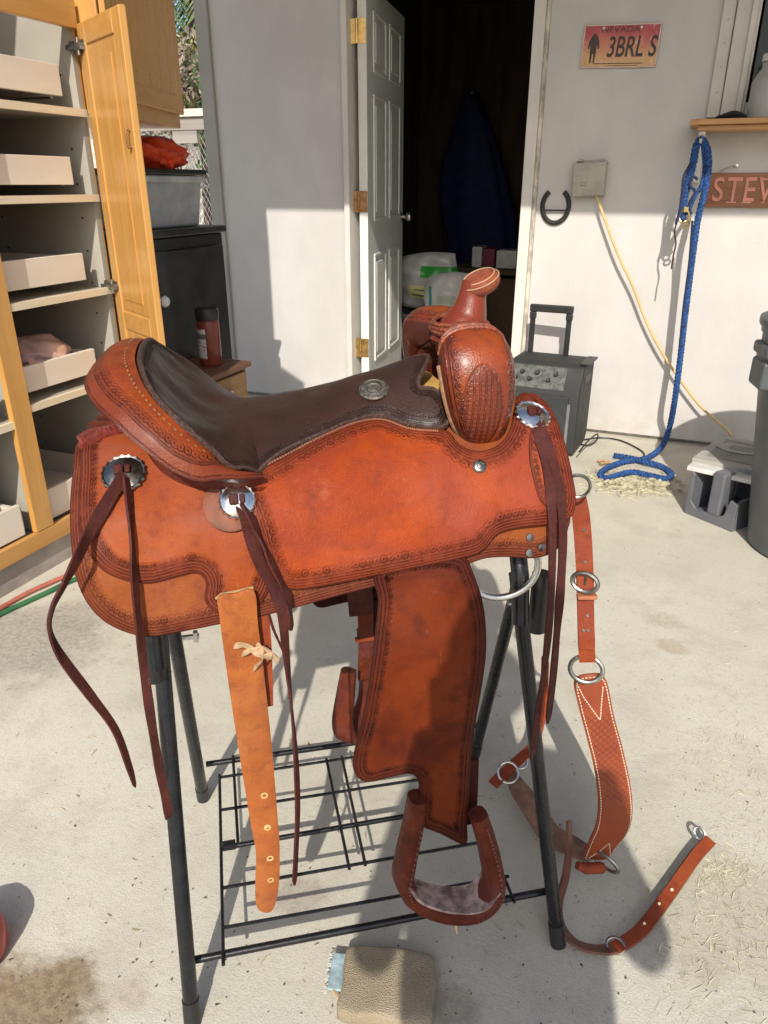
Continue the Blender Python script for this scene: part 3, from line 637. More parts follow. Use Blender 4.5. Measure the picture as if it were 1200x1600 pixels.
# badge on the seat
def disc(name, c, n, prof, mat, parent, nseg=28, wob=None):
    mm = MB(); mm.lathe(prof, c, n, nseg, wob); return mm.build(name, mat, parent, True, local=True, angle=35)
a_, b_ = solve(seat, [(584, 609)], .010, (-.03, .09, -.06, -.005))[0]
bn = nsurf(seat, np.array(a_), np.array(b_)); bc = seat(a_, b_)+bn*.0098
disc('maker_badge', bc, bn, [(.020, 0), (.020, .0015), (.0175, .003), (.0165, .002), (.012, .0022), (.010, .0034), (.008, .0022), (.004, .0035), (.0005, .0036)], plain('tarnished_badge', (.13, .115, .095), .55, .7, .4, 160, .9, 260), so_)
# bare tree and rawhide under the fork
m = MB(); m.box((.094, 0, .889), (.066, .14, .018)); m.build('gullet_bar', plain('yellow_rawhide', (.56, .33, .09), .5, var=.2, scale=30), sad, local=True, bevel=.008)
# fork / swell: one arch swept from side to side
fk = []
for y, py, l, r, hn in ((-.108, 694, 741, 770, .012), (-.112, 682, 722, 781, .019), (-.115, 662, 708, 790, .026), (-.116, 630, 697, 798, .032), (-.113, 592, 689, 801, .035), (-.104, 556, 685, 797, .035), (-.086, 528, 687, 785, .033), (-.062, 513, 694, 772, .030), (-.032, 506, 702, 762, .027)):
    a, b = PL(l, py, y), PL(r, py, y); fk.append((y, (a[2]+b[2])/2-hn*float(np.interp(y, [-.113, -.086, -.06], [0, .55, .85])), (b[0]-a[0])/2, hn, (a[0]+b[0])/2))
fk.append((0, .950, .036, .026, .150)); fk = np.array(fk); far_ = fk[:-1][::-1].copy(); far_[:, 0] *= -1; far_[:, 4] += .006
fk = np.vstack([fk, far_]); fs = spline(fk, 5); V = []; F = []; UVf = []; cs = 22; arc = 0
for i, (y, z, hx, hn, xc) in enumerate(fs):
    t = nrm((0, fs[min(i+1, len(fs)-1)][0]-fs[max(i-1, 0)][0], fs[min(i+1, len(fs)-1)][1]-fs[max(i-1, 0)][1])); nn = np.array((0, -t[2], t[1]))
    if i: arc += math.hypot(fs[i][0]-fs[i-1][0], fs[i][1]-fs[i-1][1])
    for k in range(cs):
        an = 2*math.pi*k/cs; cx, sx = math.cos(an), math.sin(an)
        X_ = np.sign(cx)*abs(cx)**.75*hx; N_ = np.sign(sx)*abs(sx)**.8*hn
        V.append(np.array((xc+X_, y, z))+nn*N_); UVf.append((arc, hx-abs(X_) if sx > 0 else 0))
m = len(fs)
for i in range(m-1):
    for k in range(cs): k2 = (k+1) % cs; F.append((i*cs+k, i*cs+k2, (i+1)*cs+k2, (i+1)*cs+k))
F += [tuple(range(cs-1, -1, -1)), tuple((m-1)*cs+k for k in range(cs))]
mb = MB(); mb.add(V, F); fork = mb.build('swell', L_swell, sad, True, local=True, angle=75)
uv = fork.data.uv_layers.new(name='border'); li = np.zeros(len(fork.data.loops), np.int32); fork.data.loops.foreach_get('vertex_index', li); uv.data.foreach_set('uv', np.array(UVf)[li].astype(np.float32).ravel())
VF = np.array(V).reshape(m, cs, 3)
# rawhide welt round the foot of the swell, lacing on its rear edge
for sgn in (1, -1):
    mm = MB(); w_ = [VF[i, 11] for i in range(24, 0, -1)]+[VF[1, k] for k in (9, 7, 5, 3, 1)]+[VF[i, 0] for i in range(1, 22)]
    w_ = np.array(w_)+np.array((0, -.002, 0)); w_ = w_*np.array((1, sgn, 1))+(np.array((.012, 0, 0)) if sgn < 0 else 0); mm.tube(spline(w_, 2), .0030, 6); mm.build('welt', plain('pale_welt', (.27, .14, .075), .6, var=.35, scale=90), fork, True, local=True)
mm = MB()
for j, (wx, oo) in enumerate(((.0, .0), (.0075, .001), (.0135, .001))):
    pth = [(.148+.036*math.cos(t), (.044+.012*j)*math.sin(t), .981-.005*j-.004*math.sin(t)**2-.004*math.cos(2*t)) for t in np.linspace(0, 2*math.pi, 36, endpoint=False)]; mm.tube(pth, .0036, 6, closed=True)
mm.build('horn_wrap', plain('braid', (.22, .055, .025), .45, var=.5, scale=180, bump=.9, bs=200), fork, True, local=True)
for i_, rr_ in ((29, .0026), (31, .0034), (33, .0030)):
    mm = MB(); pts_ = [VF[i_, k]+np.array((0, -.0008, .0012)) for k in range(0, 12)]; mm.tube(spline(pts_, 3), rr_, 6); mm.build('braid_row', bpy.data.materials['braid'], fork, True, local=True)
# horn
hb = PL(728, 512, 0); ht = PL(741, 447, 0); mm = MB()
hx = spline([hb+(-.004, 0, -.02), hb+(.0, 0, .008), hb*.6+ht*.4, hb*.22+ht*.78, ht+(.002, 0, .004)], 5)
mm.tube(hx, np.interp(np.linspace(0, 1, len(hx)), [0, .12, .4, .75, 1], [.046, .038, .026, .0185, .019]), 20); horn = mm.build('horn', leather('leather_horn', (.21, .034, .012), (.14, .022, .010), (.055, .012, .008), border=0, dust=.05, rough=.32, coat=.25, spec=.3), sad, True, local=True, angle=80)
cn = nrm((-.42, -.16, .88)); cc = PL(751, 441, 0)
cap = disc('horn_cap', cc-cn*.010, cn, [(.012, -.004), (.021, -.001), (.0255, .004), (.027, .010), (.0255, .0155), (.022, .0185), (.020, .0165), (.0175, .0165), (.016, .0185), (.009, .0195), (.0005, .020)], leather('leather_cap', (.27, .075, .035), (.20, .05, .028), (.08, .02, .014), border=0, dust=.45, rough=.5, scale=40), horn, 26)
mm = MB(); mm.torus(cc+cn*.0088, cn, .0215, .0008, 30, 6); mm.torus(cc+cn*.004, cn, .0265, .0008, 30, 6); mm.build('cap_lacing', plain('worn_thread', (.46, .30, .17), .8), cap, True, local=True)
# conchos with leather rosettes
def on_S(px, py, off): a, b = solve(S, [(px, py)], off, (-.5, .4, -.05, .55))[0]; n_ = nsurf(S, np.array(a), np.array(b)); return S(a, b)+n_*off, n_
wob = lambda an, j: .045*math.cos(an*18) if j in (0, 1, 2) else 0
for (px, py, r, off, mt, plate) in ((194, 741, .026, .0135, M_oldsilver, None), (371, 783, .022, .0195, M_silver, .032), (831, 650, .024, .0195, M_silver, None)):
    c, n_ = on_S(px, py, off)
    if plate: disc('rosette', c-n_*.003+np.array((-.008, 0, -.004)), n_, [(plate, 0), (plate, .003), (plate-.002, .0042), (.001, .0045)], plain('rosette_leather', (.17, .055, .027), .7, var=.35, scale=60), sad, 30)
    k = disc('concho', c, n_, [(r, 0), (r*1.0, .0025), (r*.93, .0045), (r*.86, .0035), (r*.6, .0065), (r*.3, .008), (.0005, .0083)], mt, sad, 54, wob)
    mm = MB(); t1 = nrm(np.cross(n_, (0, 1, .3))); mm.box(c+n_*.0105+t1*.004, (.011, .013, .006), ax=(t1, np.cross(n_, t1), n_)); mm.box(c+n_*.0105-t1*.006, (.007, .011, .005), ax=(t1, np.cross(n_, t1), n_)); mm.build('tie_knot', L_string, k, local=True, bevel=.0022)
c, n_ = on_S(749, 729, .0195); disc('ornament_screw', c, n_, [(.0085, 0), (.0085, .002), (.0065, .0032), (.006, .002), (.0035, .0024), (.003, .0045), (.0004, .0048)], M_oldsilver, sad)
for px, py in ((828, 840), (827, 864), (846, 855)): c, n_ = on_S(px, py, .0075); disc('rivet', c, n_, [(.0055, 0), (.005, .0016), (.0004, .0022)], M_oldsilver, sad, 14)
# front string guard (the pointed keeper under the front concho)
KG = [(838, 662), (846, 690), (834, 712), (836, 750), (848, 775), (858, 790), (880, 792), (884, 765), (874, 735), (866, 700), (858, 672)]
panel('string_guard', S, [(832, 668), (828, 705), (834, 745), (846, 782), (866, 795), (884, 778), (880, 740), (868, 705), (856, 672)], .0192, .003, leather('leather_guard', (.33, .07, .03), (.27, .055, .025), (.11, .026, .016), lines=(.003,), band=(.008, .003), per=.008, dust=.3), sad, step=.004)
# lacing along the rear top edge
mm = MB(); up_e = [(123, 684), (140, 678), (160, 670), (188, 662)]; lo_e = [(127, 699), (144, 692), (164, 684), (190, 677)]
ue = spline([on_S(*p, .010)[0] for p in up_e], 4); le = spline([on_S(*p, .0135)[0] for p in lo_e], 4)
for i in range(len(ue)-1):
    mm.tube([ue[i], (ue[i]+le[i+1])/2+np.array((0, -.001, .0045)), le[i+1]], .0027, 6); mm.tube([le[i], (le[i]+ue[i+1])/2+np.array((0, -.001, .003)), ue[i+1]], .0027, 6)
mm.tube(ue, .003, 6); mm.build('lacing', plain('lace', (.20, .032, .022), .45, var=.35, scale=100), skirt, True, local=True)
# fender
fz = np.array([.10, .30, .45, .58, .66, .71, .75, .80]); fy = np.array([-.241, -.241, -.238, -.228, -.214, -.2045, -.1985, -.186])
fsp = spline(np.stack([fz, fy], 1), 10)
def fend(x, z): x, z = np.broadcast_arrays(np.asarray(x, float), np.asarray(z, float)); return np.stack([x, np.interp(z, fsp[:, 0], fsp[:, 1])+(.35*(x-.03)**2+.010*np.sin((z-.3)*14))*np.clip((.69-z)/.12, 0, 1), z], -1)
FE = [(588, 890), (592, 940), (586, 1000), (578, 1060), (567, 1125), (554, 1178), (552, 1200), (559, 1217), (576, 1224), (608, 1217), (636, 1211), (650, 1215), (656, 1232), (656, 1262), (657, 1290), (690, 1305), (728, 1321), (731, 1290), (735, 1235), (739, 1170), (747, 1115), (757, 1055), (761, 1000), (756, 945), (742, 900), (722, 868), (660, 868)]
(fe, fe2), _ = panel('fender', fend, FE, 0, .005, L_fend, sad, dom=(-.25, .35, .05, .85), sgn=-1 if nsurf(fend, np.array(.0), np.array(.5))[1] > 0 else 1, mirror=True, disp=wob_(.0014, 30, 1.6))
# stirrup leather end behind the fender, with a keeper
for sgn in (1, -1):
    mm = MB(); p = [PL(716, 1190, -.226), PL(715, 1250, -.224), PL(713, 1275, -.224), PL(710, 1290, -.224)]; p = [q*np.array((1, sgn, 1)) for q in p]
    mm.ribbon(spline(p, 5), [np.array((.058, 0, .0))]*16, .006); mm.build('stirrup_leather', L_fend, sad, True, local=True)
# stirrups
def stirrup(P, depth_v, w_mid, w_top, name='stirrup'):
    p = spline(P, 6); m_ = len(p); mm = MB(); W = []
    for i in range(m_):
        t = abs(2*i/(m_-1)-1); W.append(w_mid+(w_top-w_mid)*t**1.6)
    V = []; F = []; cs = 12
    for i in range(m_):
        t = nrm(p[min(i+1, m_-1)]-p[max(i-1, 0)]); dv_ = nrm(depth_v-t*(depth_v@t)); nn = np.cross(t, dv_)
        for k in range(cs): an = 2*math.pi*k/cs; V.append(p[i]+dv_*W[i]/2*np.sign(math.cos(an))*abs(math.cos(an))**.6+nn*.0125*np.sign(math.sin(an))*abs(math.sin(an))**.8)
    for i in range(m_-1):
        for k in range(cs): k2 = (k+1) % cs; F.append((i*cs+k, i*cs+k2, (i+1)*cs+k2, (i+1)*cs+k))
    F += [tuple(range(cs-1, -1, -1)), tuple((m_-1)*cs+k for k in range(cs))]
    mm.add(V, F); o = mm.build(name, L_worn, sad, True, local=True, angle=70); return o, p
def L_(px, py, fwd): return to_l(PF(px, py, fwd))
dv_ = to_l(OC+nrm(FH*.93+RT*(-.35)))
SP = [L_(652, 1245, .775), L_(645, 1290, .775), L_(634, 1340, .775), L_(630, 1378, .772), L_(652, 1402, .768), L_(700, 1416, .765), (L_(745, 1412, .765)), L_(770, 1385, .768), L_(766, 1340, .772), L_(756, 1300, .772), L_(747, 1272, .772)]
stp, spath = stirrup(SP, dv_, .056, .030)
mm = MB()                                                   # worn rawhide tread lining
tp = spline(SP[3:8], 6); WW = [dv_*.048 for _ in tp]; mm.ribbon(np.array([q+np.array((0, 0, .0135)) for q in tp]), WW, .004)
mm.build('tread', plain('dusty_tread', (.34, .25, .22), .9, var=.5, scale=60, bump=.6, dirt=.9, dirtc=(.075, .024, .020)), stp, True, local=True)
mm = MB(); mm.cyl(SP[0]*.9+SP[-1]*.1+(0, .022, -.004), SP[-1]*.82+SP[0]*.18+(0, .022, .0), .009); mm.build('stirrup_bolt', L_worn, stp, True, local=True)
mm = MB()
for i in range(4, len(spath)-1): q = (spath[i]+spath[i+1])/2; mm.box(q-dv_*.0268+np.array((0, 0, .0)), (.0022, .0022, .0045), ax=(np.array((1, 0, 0)), np.array((0, 1, 0)), UP))
st = mm.build('lacing_stitches', M_thread if False else plain('dark_thread', (.16, .05, .03), .7), stp, local=True); st['kind'] = 'stuff'
mm = MB(); a = L_(712, 1440, .75); mm.tube([a, a+(.001, 0, -.012), a+(.003, 0, -.026)], .0016, 6); mm.build('lace_end', M_raw, stp, local=True)
dfar = np.array((.80, -.60, 0)); base = PL(553, 1130, .25); top_ = PL(556, 1022, .25)
ax2 = nrm(np.array((.55, .83, 0))); hh = top_[2]-base[2]
SF = [base+ax2*u+np.array((dx, 0, hh*v)) for u, v, dx in ((-.047, 1, .004), (-.056, .7, 0), (-.064, .35, -.004), (-.058, .12, 0), (-.03, .02, 0), (0, 0, 0), (.03, .02, 0), (.058, .12, 0), (.064, .35, 0), (.056, .7, 0), (.047, 1, .004))]
stirrup([q+np.array((.006, -.01, 0)) for q in SF], dfar, .056, .030)
mm = MB(); mm.ribbon(spline([PL(570, 925, .20), PL(571, 960, .215), PL(572, 1005, .24), PL(570, 1060, .25)], 5), [np.array((.030, 0, 0))]*16, .007); mm.build('stirrup_leather', L_worn, sad, local=True)
mm = MB(); c0 = PL(571, 998, .236); mm.box(c0, (.042, .012, .008)); mm.box(c0+(0, 0, .022), (.036, .010, .004)); mm.build('keeper', L_collar, sad, local=True, bevel=.002)
mm = MB(); mm.ribbon(spline([PL(562, 900, .15), PL(562, 930, .17), PL(564, 960, .19)], 5), [np.array((.045, 0, 0))]*11, .006); mm.build('latigo', L_string, sad, local=True)
# rear billet
def bil(x, z): x, z = np.broadcast_arrays(np.asarray(x, float), np.asarray(z, float)); return np.stack([x, -.228-.006*np.sin((z-.2)*16)+.016*np.clip((z-.55)/.15, 0, 1)+0*x, z], -1)
sgb = -1 if nsurf(bil, np.array(.0), np.array(.5))[1] > 0 else 1
BL = [(341, 934), (343, 965), (350, 1020), (363, 1110), (378, 1205), (392, 1290), (400, 1335), (399, 1385), (400, 1412), (405, 1425), (416, 1429), (426, 1425), (433, 1405), (437, 1370), (437, 1320), (433, 1265), (427, 1190), (419, 1110), (410, 1030), (403, 975), (397, 924), (368, 929)]
bo, _ = panel('rear_billet', bil, BL, .0, .005, L_billet, sad, dom=(-.4, .1, .05, .75), step=.007, sgn=sgb, disp=wob_(.0010, 40, .3))
for px, py in ((413, 1243), (418, 1293), (422, 1341), (423, 1375)):
    a, b = solve(bil, [(px, py)], .005, (-.4, .1, .05, .75), sgb)[0]; n_ = nsurf(bil, np.array(a), np.array(b))*sgb; c = bil(a, b)+n_*.0042
    disc('billet_hole', c, n_, [(.0045, 0), (.0045, .0013), (.003, .0014), (.0028, .0006), (.0003, .0006)], M_raw, bo, 12)
mm = MB(); c0 = PL(402, 1016, -.232)
for seed, pts in enumerate([[(-.026, 0, .010), (-.012, -.006, .012), (.002, -.010, .0), (.016, -.008, -.006)], [(-.018, -.004, .0), (-.004, -.010, .008), (.010, -.008, .004), (.024, -.004, -.016)], [(.0, -.006, .012), (.006, -.012, .002), (.002, -.006, -.014), (-.006, -.002, -.024)]]):
    pth = spline([c0+np.array(q) for q in pts], 5); mm.ribbon(pth, [np.array((.002, -.003, .007+.002*math.sin(i))) for i in range(len(pth))], .0025)
mm.build('hobble_tie', plain('pale_lace', (.46, .31, .175), .8, var=.3, scale=60), bo, True, local=True)
mm = MB(); mm.ribbon(spline([PL(410, 960, -.205), PL(414, 1010, -.208), PL(416, 1060, -.21), PL(417, 1103, -.212)], 5), [np.array((.016, 0, 0))]*16, .004); mm.build('billet_lining', L_collar, bo, local=True)
# slot plate edge above the billet
mm = MB(); mm.tube([S(*p)+nsurf(S, *map(np.array, p))*.013 for p in solve(S, [(337, 936), (345, 929), (370, 924), (396, 918)], .013, (-.5, .4, -.05, .55))], .0018, 6); mm.build('slot_edge', plain('slot_leather', (.34, .25, .11), .7), rj, True, local=True)
# rigging ring and front latigo ring
mm = MB(); c0 = PL(786, 888, -.178); mm.torus(c0, (0.12, 1, .1), .047, .0048, 40, 10); mm.build('rigging_ring', plain('galvanised', (.72, .72, .70), .3, 1, .1, 80), sad, True, local=True)
for (px, py, y) in ((902, 760, -.15), ):
    mm = MB(); mm.torus(PL(px, py, y), (.35, .9, .1), .0165, .0022, 24, 8); mm.build('breast_ring', M_oldsilver, sad, True, local=True)
# strings
def string(pts, y, widths, tw, mat=L_string, th=.0028, name='saddle_string', parent=None, fine=6, tip=True):
    yy = list(y) if isinstance(y, (list, tuple)) else [y]*len(pts)
    P = [PL(px, py, q) if q is not None else on_S(px, py, .024)[0] for (px, py), q in zip(pts, yy)]; p = spline(P, fine); m_ = len(p); u = np.linspace(0, 1, m_); k = np.linspace(0, 1, len(pts))
    wv = np.interp(u, k, widths)*np.interp(u, [0, .12, .4, 1], [1, .92, .74, .68])*(1+.06*np.sin(u*37+len(pts))); tv = np.interp(u, k, tw)+9*np.sin(u*23+len(pts))*np.clip(u*4, 0, 1); W = []
    for i in range(m_):
        t = nrm(p[min(i+1, m_-1)]-p[max(i-1, 0)]); v = nrm(to_l(to_w(p[i]))-to_l(CAM)); a = nrm(np.cross(t, v)); b = np.cross(a, t)
        W.append((a*math.cos(R(tv[i]))+b*math.sin(R(tv[i])))*wv[i])
    if tip: W[-1] = W[-1]*.25
    mm = MB(); mm.ribbon(p, W, th); return mm.build(name, mat, parent or sad, True, local=True, angle=45)
N_ = None
string([(196, 742), (186, 755), (165, 788), (141, 830), (119, 876), (101, 912), (82, 950), (78, 985), (96, 1026), (140, 1085), (180, 1140), (203, 1202), (211, 1230)], [N_, N_, N_, N_, -.215, -.22, -.225, -.228, -.226, -.226, -.23, -.228, -.225], [.016]*10+[.014, .012, .006], [10, 15, 20, 25, 35, 72, 80, 68, 40, 35, 30, 35, 40])
string([(198, 748), (203, 800), (207, 860), (212, 930), (218, 985), (227, 1060), (237, 1130), (248, 1195), (258, 1245), (264, 1277)], [N_, N_, N_, N_, N_, -.228, -.232, -.234, -.234, -.234], [.015]*10, [60, 66, 68, 62, 40, 20, 20, 15, 15, 20], tip=False)
string([(374, 780), (382, 800), (390, 833), (406, 880), (426, 917), (440, 955), (447, 1020), (455, 1100), (462, 1180), (465, 1260), (463, 1320), (460, 1383)], [N_, N_, N_, N_, N_, -.226, -.23, -.234, -.236, -.236, -.236, -.236], [.017]*6+[.014]*6, [20, 20, 30, 35, 20, 10, 55, 74, 70, 62, 55, 55])
string([(381, 785), (396, 815), (414, 856), (431, 893), (446, 925), (452, 950), (455, 985)], [N_, N_, N_, N_, N_, -.224, -.226], [.016]*7, [55, 62, 66, 60, 45, 60, 70])
string([(834, 652), (845, 690), (856, 740), (862, 800), (863, 870), (860, 950), (852, 1035), (842, 1100), (835, 1160), (830, 1188)], [N_, N_, N_, N_, -.222, -.222, -.215, -.21, -.208, -.205], [.015]*9+[.008], [15, 20, 25, 28, 38, 48, 55, 50, 45, 50])
string([(840, 655), (856, 700), (870, 745), (878, 800), (879, 860), (875, 930), (870, 990), (864, 1060), (856, 1130)], [N_, N_, N_, N_, -.212, -.214, -.214, -.214, -.214], [.016]*9, [30, 30, 30, 30, 30, 34, 40, 48, 60])
string([(420, 960), (428, 985), (440, 1012), (448, 1030)], -.215, [.004]*4, [0]*4, th=.003, name='thin_lace')
# near stirrup strap edge under the skirt, underside fleece so that the saddle is solid from below
def und(x, q): return S(x, q)
UN = [(-.33, .28), (-.1, .29), (.1, .25), (.19, .22), (.20, .03), (.12, .06)]+TOPQ[1:-1][::-1]+[(-.20, .13), (-.25, .06), (-.32, .01)]
panel('fleece', S, UN, -.016, .0155, plain('fleece', (.36, .30, .22), .95, var=.3, scale=60, bump=1, bs=160, dist=.006), sad, mirror=True, step=.014)
# ------------------------------------------------------------------ saddle stand
M_tube = plain('black_tube', (.008, .009, .012), .28, var=.4, scale=40, bump=.10, dirt=.10, dirtc=(.08, .065, .05))
stand = thing('saddle_stand', 'black tubular folding saddle stand with a wire shelf at its foot', 'stand', OC, AX); FR[stand.name] = (OC, AX)
def leg(foot_px, top_px, topy, ext=.03, name='leg'):
    f = to_l(PZ(*foot_px, 0.012)); t = PL(*top_px, topy); d = nrm(t-f); m = MB(); m.tube([f, t+d*ext], .0115, 14); o = m.build(name, M_tube, stand, True, local=True)
    m = MB(); m.tube([f-d*.012, f+d*.03], [.0128, .0128], 14); m.build('rubber_foot', M_black, o, True, local=True); return f, t
leg((300, 1588), (250, 1000), -.085); leg((317, 1243), (272, 992), .07); leg((871, 1466), (810, 925), -.085); leg((742, 1175), (806, 925), .06, .02)
for x in (-.285, .195):
    m = MB(); m.tube(spline([(x, -.175, .60), (x, -.15, .69), (x, -.05, .79), (x, .0, .805), (x, .05, .79), (x, .15, .69), (x, .175, .60)], 4), .012, 12); m.build('rack_arch', M_tube, stand, True, local=True)
for y, z in ((-.135, .715), (.135, .715)):
    m = MB(); m.tube([(-.285, y, z), (.195, y, z)], .011, 12); m.build('rack_bar', M_tube, stand, True, local=True)
for px, py, y in ((240, 1040, -.165), (840, 965, -.165)):
    c = PL(px, py, y); m = MB(); m.tube([c+(0, 0, .07), c+(0, 0, -.02)], .013, 12); m.build('rack_end', M_black, stand, True, local=True)
for px, py, y in ((298, 995, -.03), (847, 935, -.15), (806, 942, -.085)):
    c = PL(px, py, y); m = MB(); m.cyl(c+(-.012, 0, 0), c+(.012, 0, 0), .004, n=8); m.lathe([(.009, 0), (.009, .006), (.003, .007)], c+(.004, 0, 0), (1, 0, 0), 6); m.build('bolt', M_steel, stand, local=True)
ZS = .075
for a, b, r in (((303, 1500), (866, 1390), .0058), ((322, 1194), (745, 1133), .0058), ((346, 1325), (645, 1273), .0046)):
    m = MB(); m.tube([to_l(PZ(*a, ZS)), to_l(PZ(*b, ZS))], r, 10); m.build('shelf_bar', M_tube, stand, True, local=True)
for a, b in (((347, 1450), (795, 1369)), ((345, 1388), (774, 1312)), ((343, 1266), (655, 1218)), ((342, 1215), (610, 1174)), ((343, 1211), (349, 1508)), ((364, 1181), (372, 1318)), ((510, 1186), (546, 1358)), ((534, 1182), (571, 1352)), ((740, 1258), (804, 1410))):
    m = MB(); m.tube([to_l(PZ(*a, ZS+.006)), to_l(PZ(*b, ZS+.006))], .0029, 8); m.build('shelf_wire', M_tube, stand, True, local=True)
m = MB(); c = to_l(PZ(352, 1323, ZS)); m.tube([c+(-.006, 0, .002), c+(.018, 0, .002)], .0085, 8); m.build('clip', M_black, stand, local=True)

# ------------------------------------------------------------------ breast collar
bcol = thing('breast_collar', 'basket stamped brown leather breast collar hanging from the saddle front to the ground', 'tack', PZ(930, 1400), 0)
def strap(pts, width, name, mat, parent, th=.004, tw=None, fine=6, edgeup=None):
    """pts: (px, py, forward distance or None for the ground, z)"""
    P = [PF(p[0], p[1], p[2]) if p[2] is not None else PZ(p[0], p[1], p[3]) for p in pts]; p = spline(P, fine); m_ = len(p); W = []
    u = np.linspace(0, 1, m_); wv = np.interp(u, np.linspace(0, 1, np.size(width) if np.ndim(width) else 2), width if np.ndim(width) else [width, width])
    tv = np.interp(u, np.linspace(0, 1, len(tw)), tw) if tw is not None else np.zeros(m_)
    for i in range(m_):
        t = nrm(p[min(i+1, m_-1)]-p[max(i-1, 0)]); v = nrm(p[i]-CAM); a = nrm(np.cross(t, v)); b = np.cross(a, t)
        W.append((a*math.cos(R(tv[i]))+b*math.sin(R(tv[i])))*wv[i])
    m = MB(); m.ribbon(p, W, th); return m.build(name, mat, parent, True, angle=45), p, W
F0 = .94
s1, _, _ = strap([(902, 778, F0), (908, 810, F0), (912, 860, F0), (914, 905, F0), (916, 1000, F0), (918, 1034, F0)], .0245, 'upper_strap', L_collar, bcol)
s2, p2, W2 = strap([(915, 900, F0-.008), (915, 950, F0-.008), (917, 1000, F0-.008), (917, 1014, F0-.008)], .0235, 'billet', L_collar, bcol)
for px, py in ((918, 962), (919, 985), (912, 985), (913, 828), (914, 878)):
    m = MB(); q = PF(px, py, F0-.011 if py > 900 else F0-.0025); m.cyl(q, q+nrm(CAM-q)*.0012, .0022, n=8); m.build('strap_hole', M_black, s2)
def ring(c, n_, rad, r, name, mat, parent, ell=1.0, up=(0, 0, 1)):
    m = MB(); m.torus(c, n_, rad, r, 32, 8, ell, up); return m.build(name, mat, parent, True)
vw = lambda q: nrm(q-CAM)
c = PF(914, 910, F0-.010); ring(c, vw(c)+np.array((.2, 0, .35)), .0185, .0035, 'buckle', M_dark_steel, bcol, .75)
m = MB(); m.cyl(c+UP*-.004, c+UP*.014-FH*.004, .0018, n=8); m.build('buckle_tongue', M_dark_steel, bcol)
c = PF(917, 932, F0-.012); m = MB(); m.box(c, (.0285, .012, .006), ax=(RT, FH, UP)); m.build('keeper_loop', plain('keeper_leather', (.42, .15, .07), .6), bcol, bevel=.0015)
c = PF(916, 1046, F0+.004); ring(c, vw(c)+np.array((0, 0, .25)), .0245, .0036, 'collar_ring', M_dark_steel, bcol, .82)
# wide shaped panel with basket stamp
pc = PF(940, 1200, .945)
def wide(a, b):
    a, b = np.broadcast_arrays(np.asarray(a, float), np.asarray(b, float)); o = PF(920, 1060, .955); 
    return o+a[..., None]*RT+b[..., None]*UP+FH*(-.015*np.sin(np.clip(-b, 0, .5)*7)+.9*(a-.02)**2)[..., None]
def basket():
    n = NT('basket_stamped'); o = n.obj(); uv = n.n('ShaderNodeUVMap', uv_map='flat'); v = uv.outputs[0]; sp = n.n('ShaderNodeSeparateXYZ'); n.put(sp.inputs[0], v)
    k = 2*math.pi/.012
    a = n.math('SINE', n.math('MULTIPLY', sp.outputs[0], k)); b = n.math('SINE', n.math('MULTIPLY', sp.outputs[1], k))
    h = n.math('MULTIPLY', a, b); uv2 = n.n('ShaderNodeUVMap', uv_map='border'); s2_ = n.n('ShaderNodeSeparateXYZ'); n.put(s2_.inputs[0], uv2.outputs[0])
    gate = n.step(s2_.outputs[1], .007, .0085); gate = n.math('MULTIPLY', gate, n.math('MULTIPLY', n.step(sp.outputs[1], -.075, -.05, 1, 0), n.step(sp.outputs[1], -.245, -.235)))
    h = n.math('MULTIPLY', n.step(h, -.35, .35), gate)
    c = n.mix(n.step(n.noise(18, 5, o, .6), .3, .7), (.28, .060, .020), (.22, .042, .017)); c = n.mix(n.math('MULTIPLY', h, .40), c, (.15, .034, .018))
    return n.fin(c, .5, 0, n.bump(n.math('SUBTRACT', n.math('MULTIPLY', n.noise(500, 2, o), .2), h), .5, .0015), .4)
M_bask = basket()
WP = [(897, 1062), (903, 1100), (916, 1150), (928, 1200), (934, 1250), (931, 1285), (922, 1308), (913, 1330), (913, 1340), (948, 1340), (962, 1322), (980, 1298), (987, 1268), (984, 1225), (973, 1172), (958, 1115), (945, 1058), (920, 1052)]
def solvew(f, pix):
    out = []
    for p in pix:
        a, b = 0.02, -.15
        for _ in range(25):
            P0 = project(f(a, b)); e = 1e-4; J = np.stack([(project(f(a+e, b))-P0)/e, (project(f(a, b+e))-P0)/e], 1); st = np.linalg.solve(J, np.asarray(p, float)-P0); a += np.clip(st[0], -.05, .05); b += np.clip(st[1], -.05, .05)
        out.append((a, b))
    return out
wpar = solvew(wide, WP); sgw = 1 if nsurf(wide, np.array(.0), np.array(-.1))@FH < 0 else -1
wp, wpoly = panel('collar_panel', wide, wpar, 0, .006, M_bask, bcol, step=.006, sgn=sgw, world=True)
fl = wp.data.uv_layers.new(name='flat'); li = np.zeros(len(wp.data.loops), np.int32); wp.data.loops.foreach_get('vertex_index', li); cov_ = np.zeros(len(wp.data.vertices)*3); wp.data.vertices.foreach_get('co', cov_); cov_ = cov_.reshape(-1, 3)+FR[bcol.name][0]
rel = cov_-PF(920, 1060, .955); fl.data.foreach_set('uv', np.stack([rel@RT, rel[:, 2]], 1)[li].astype(np.float32).ravel())
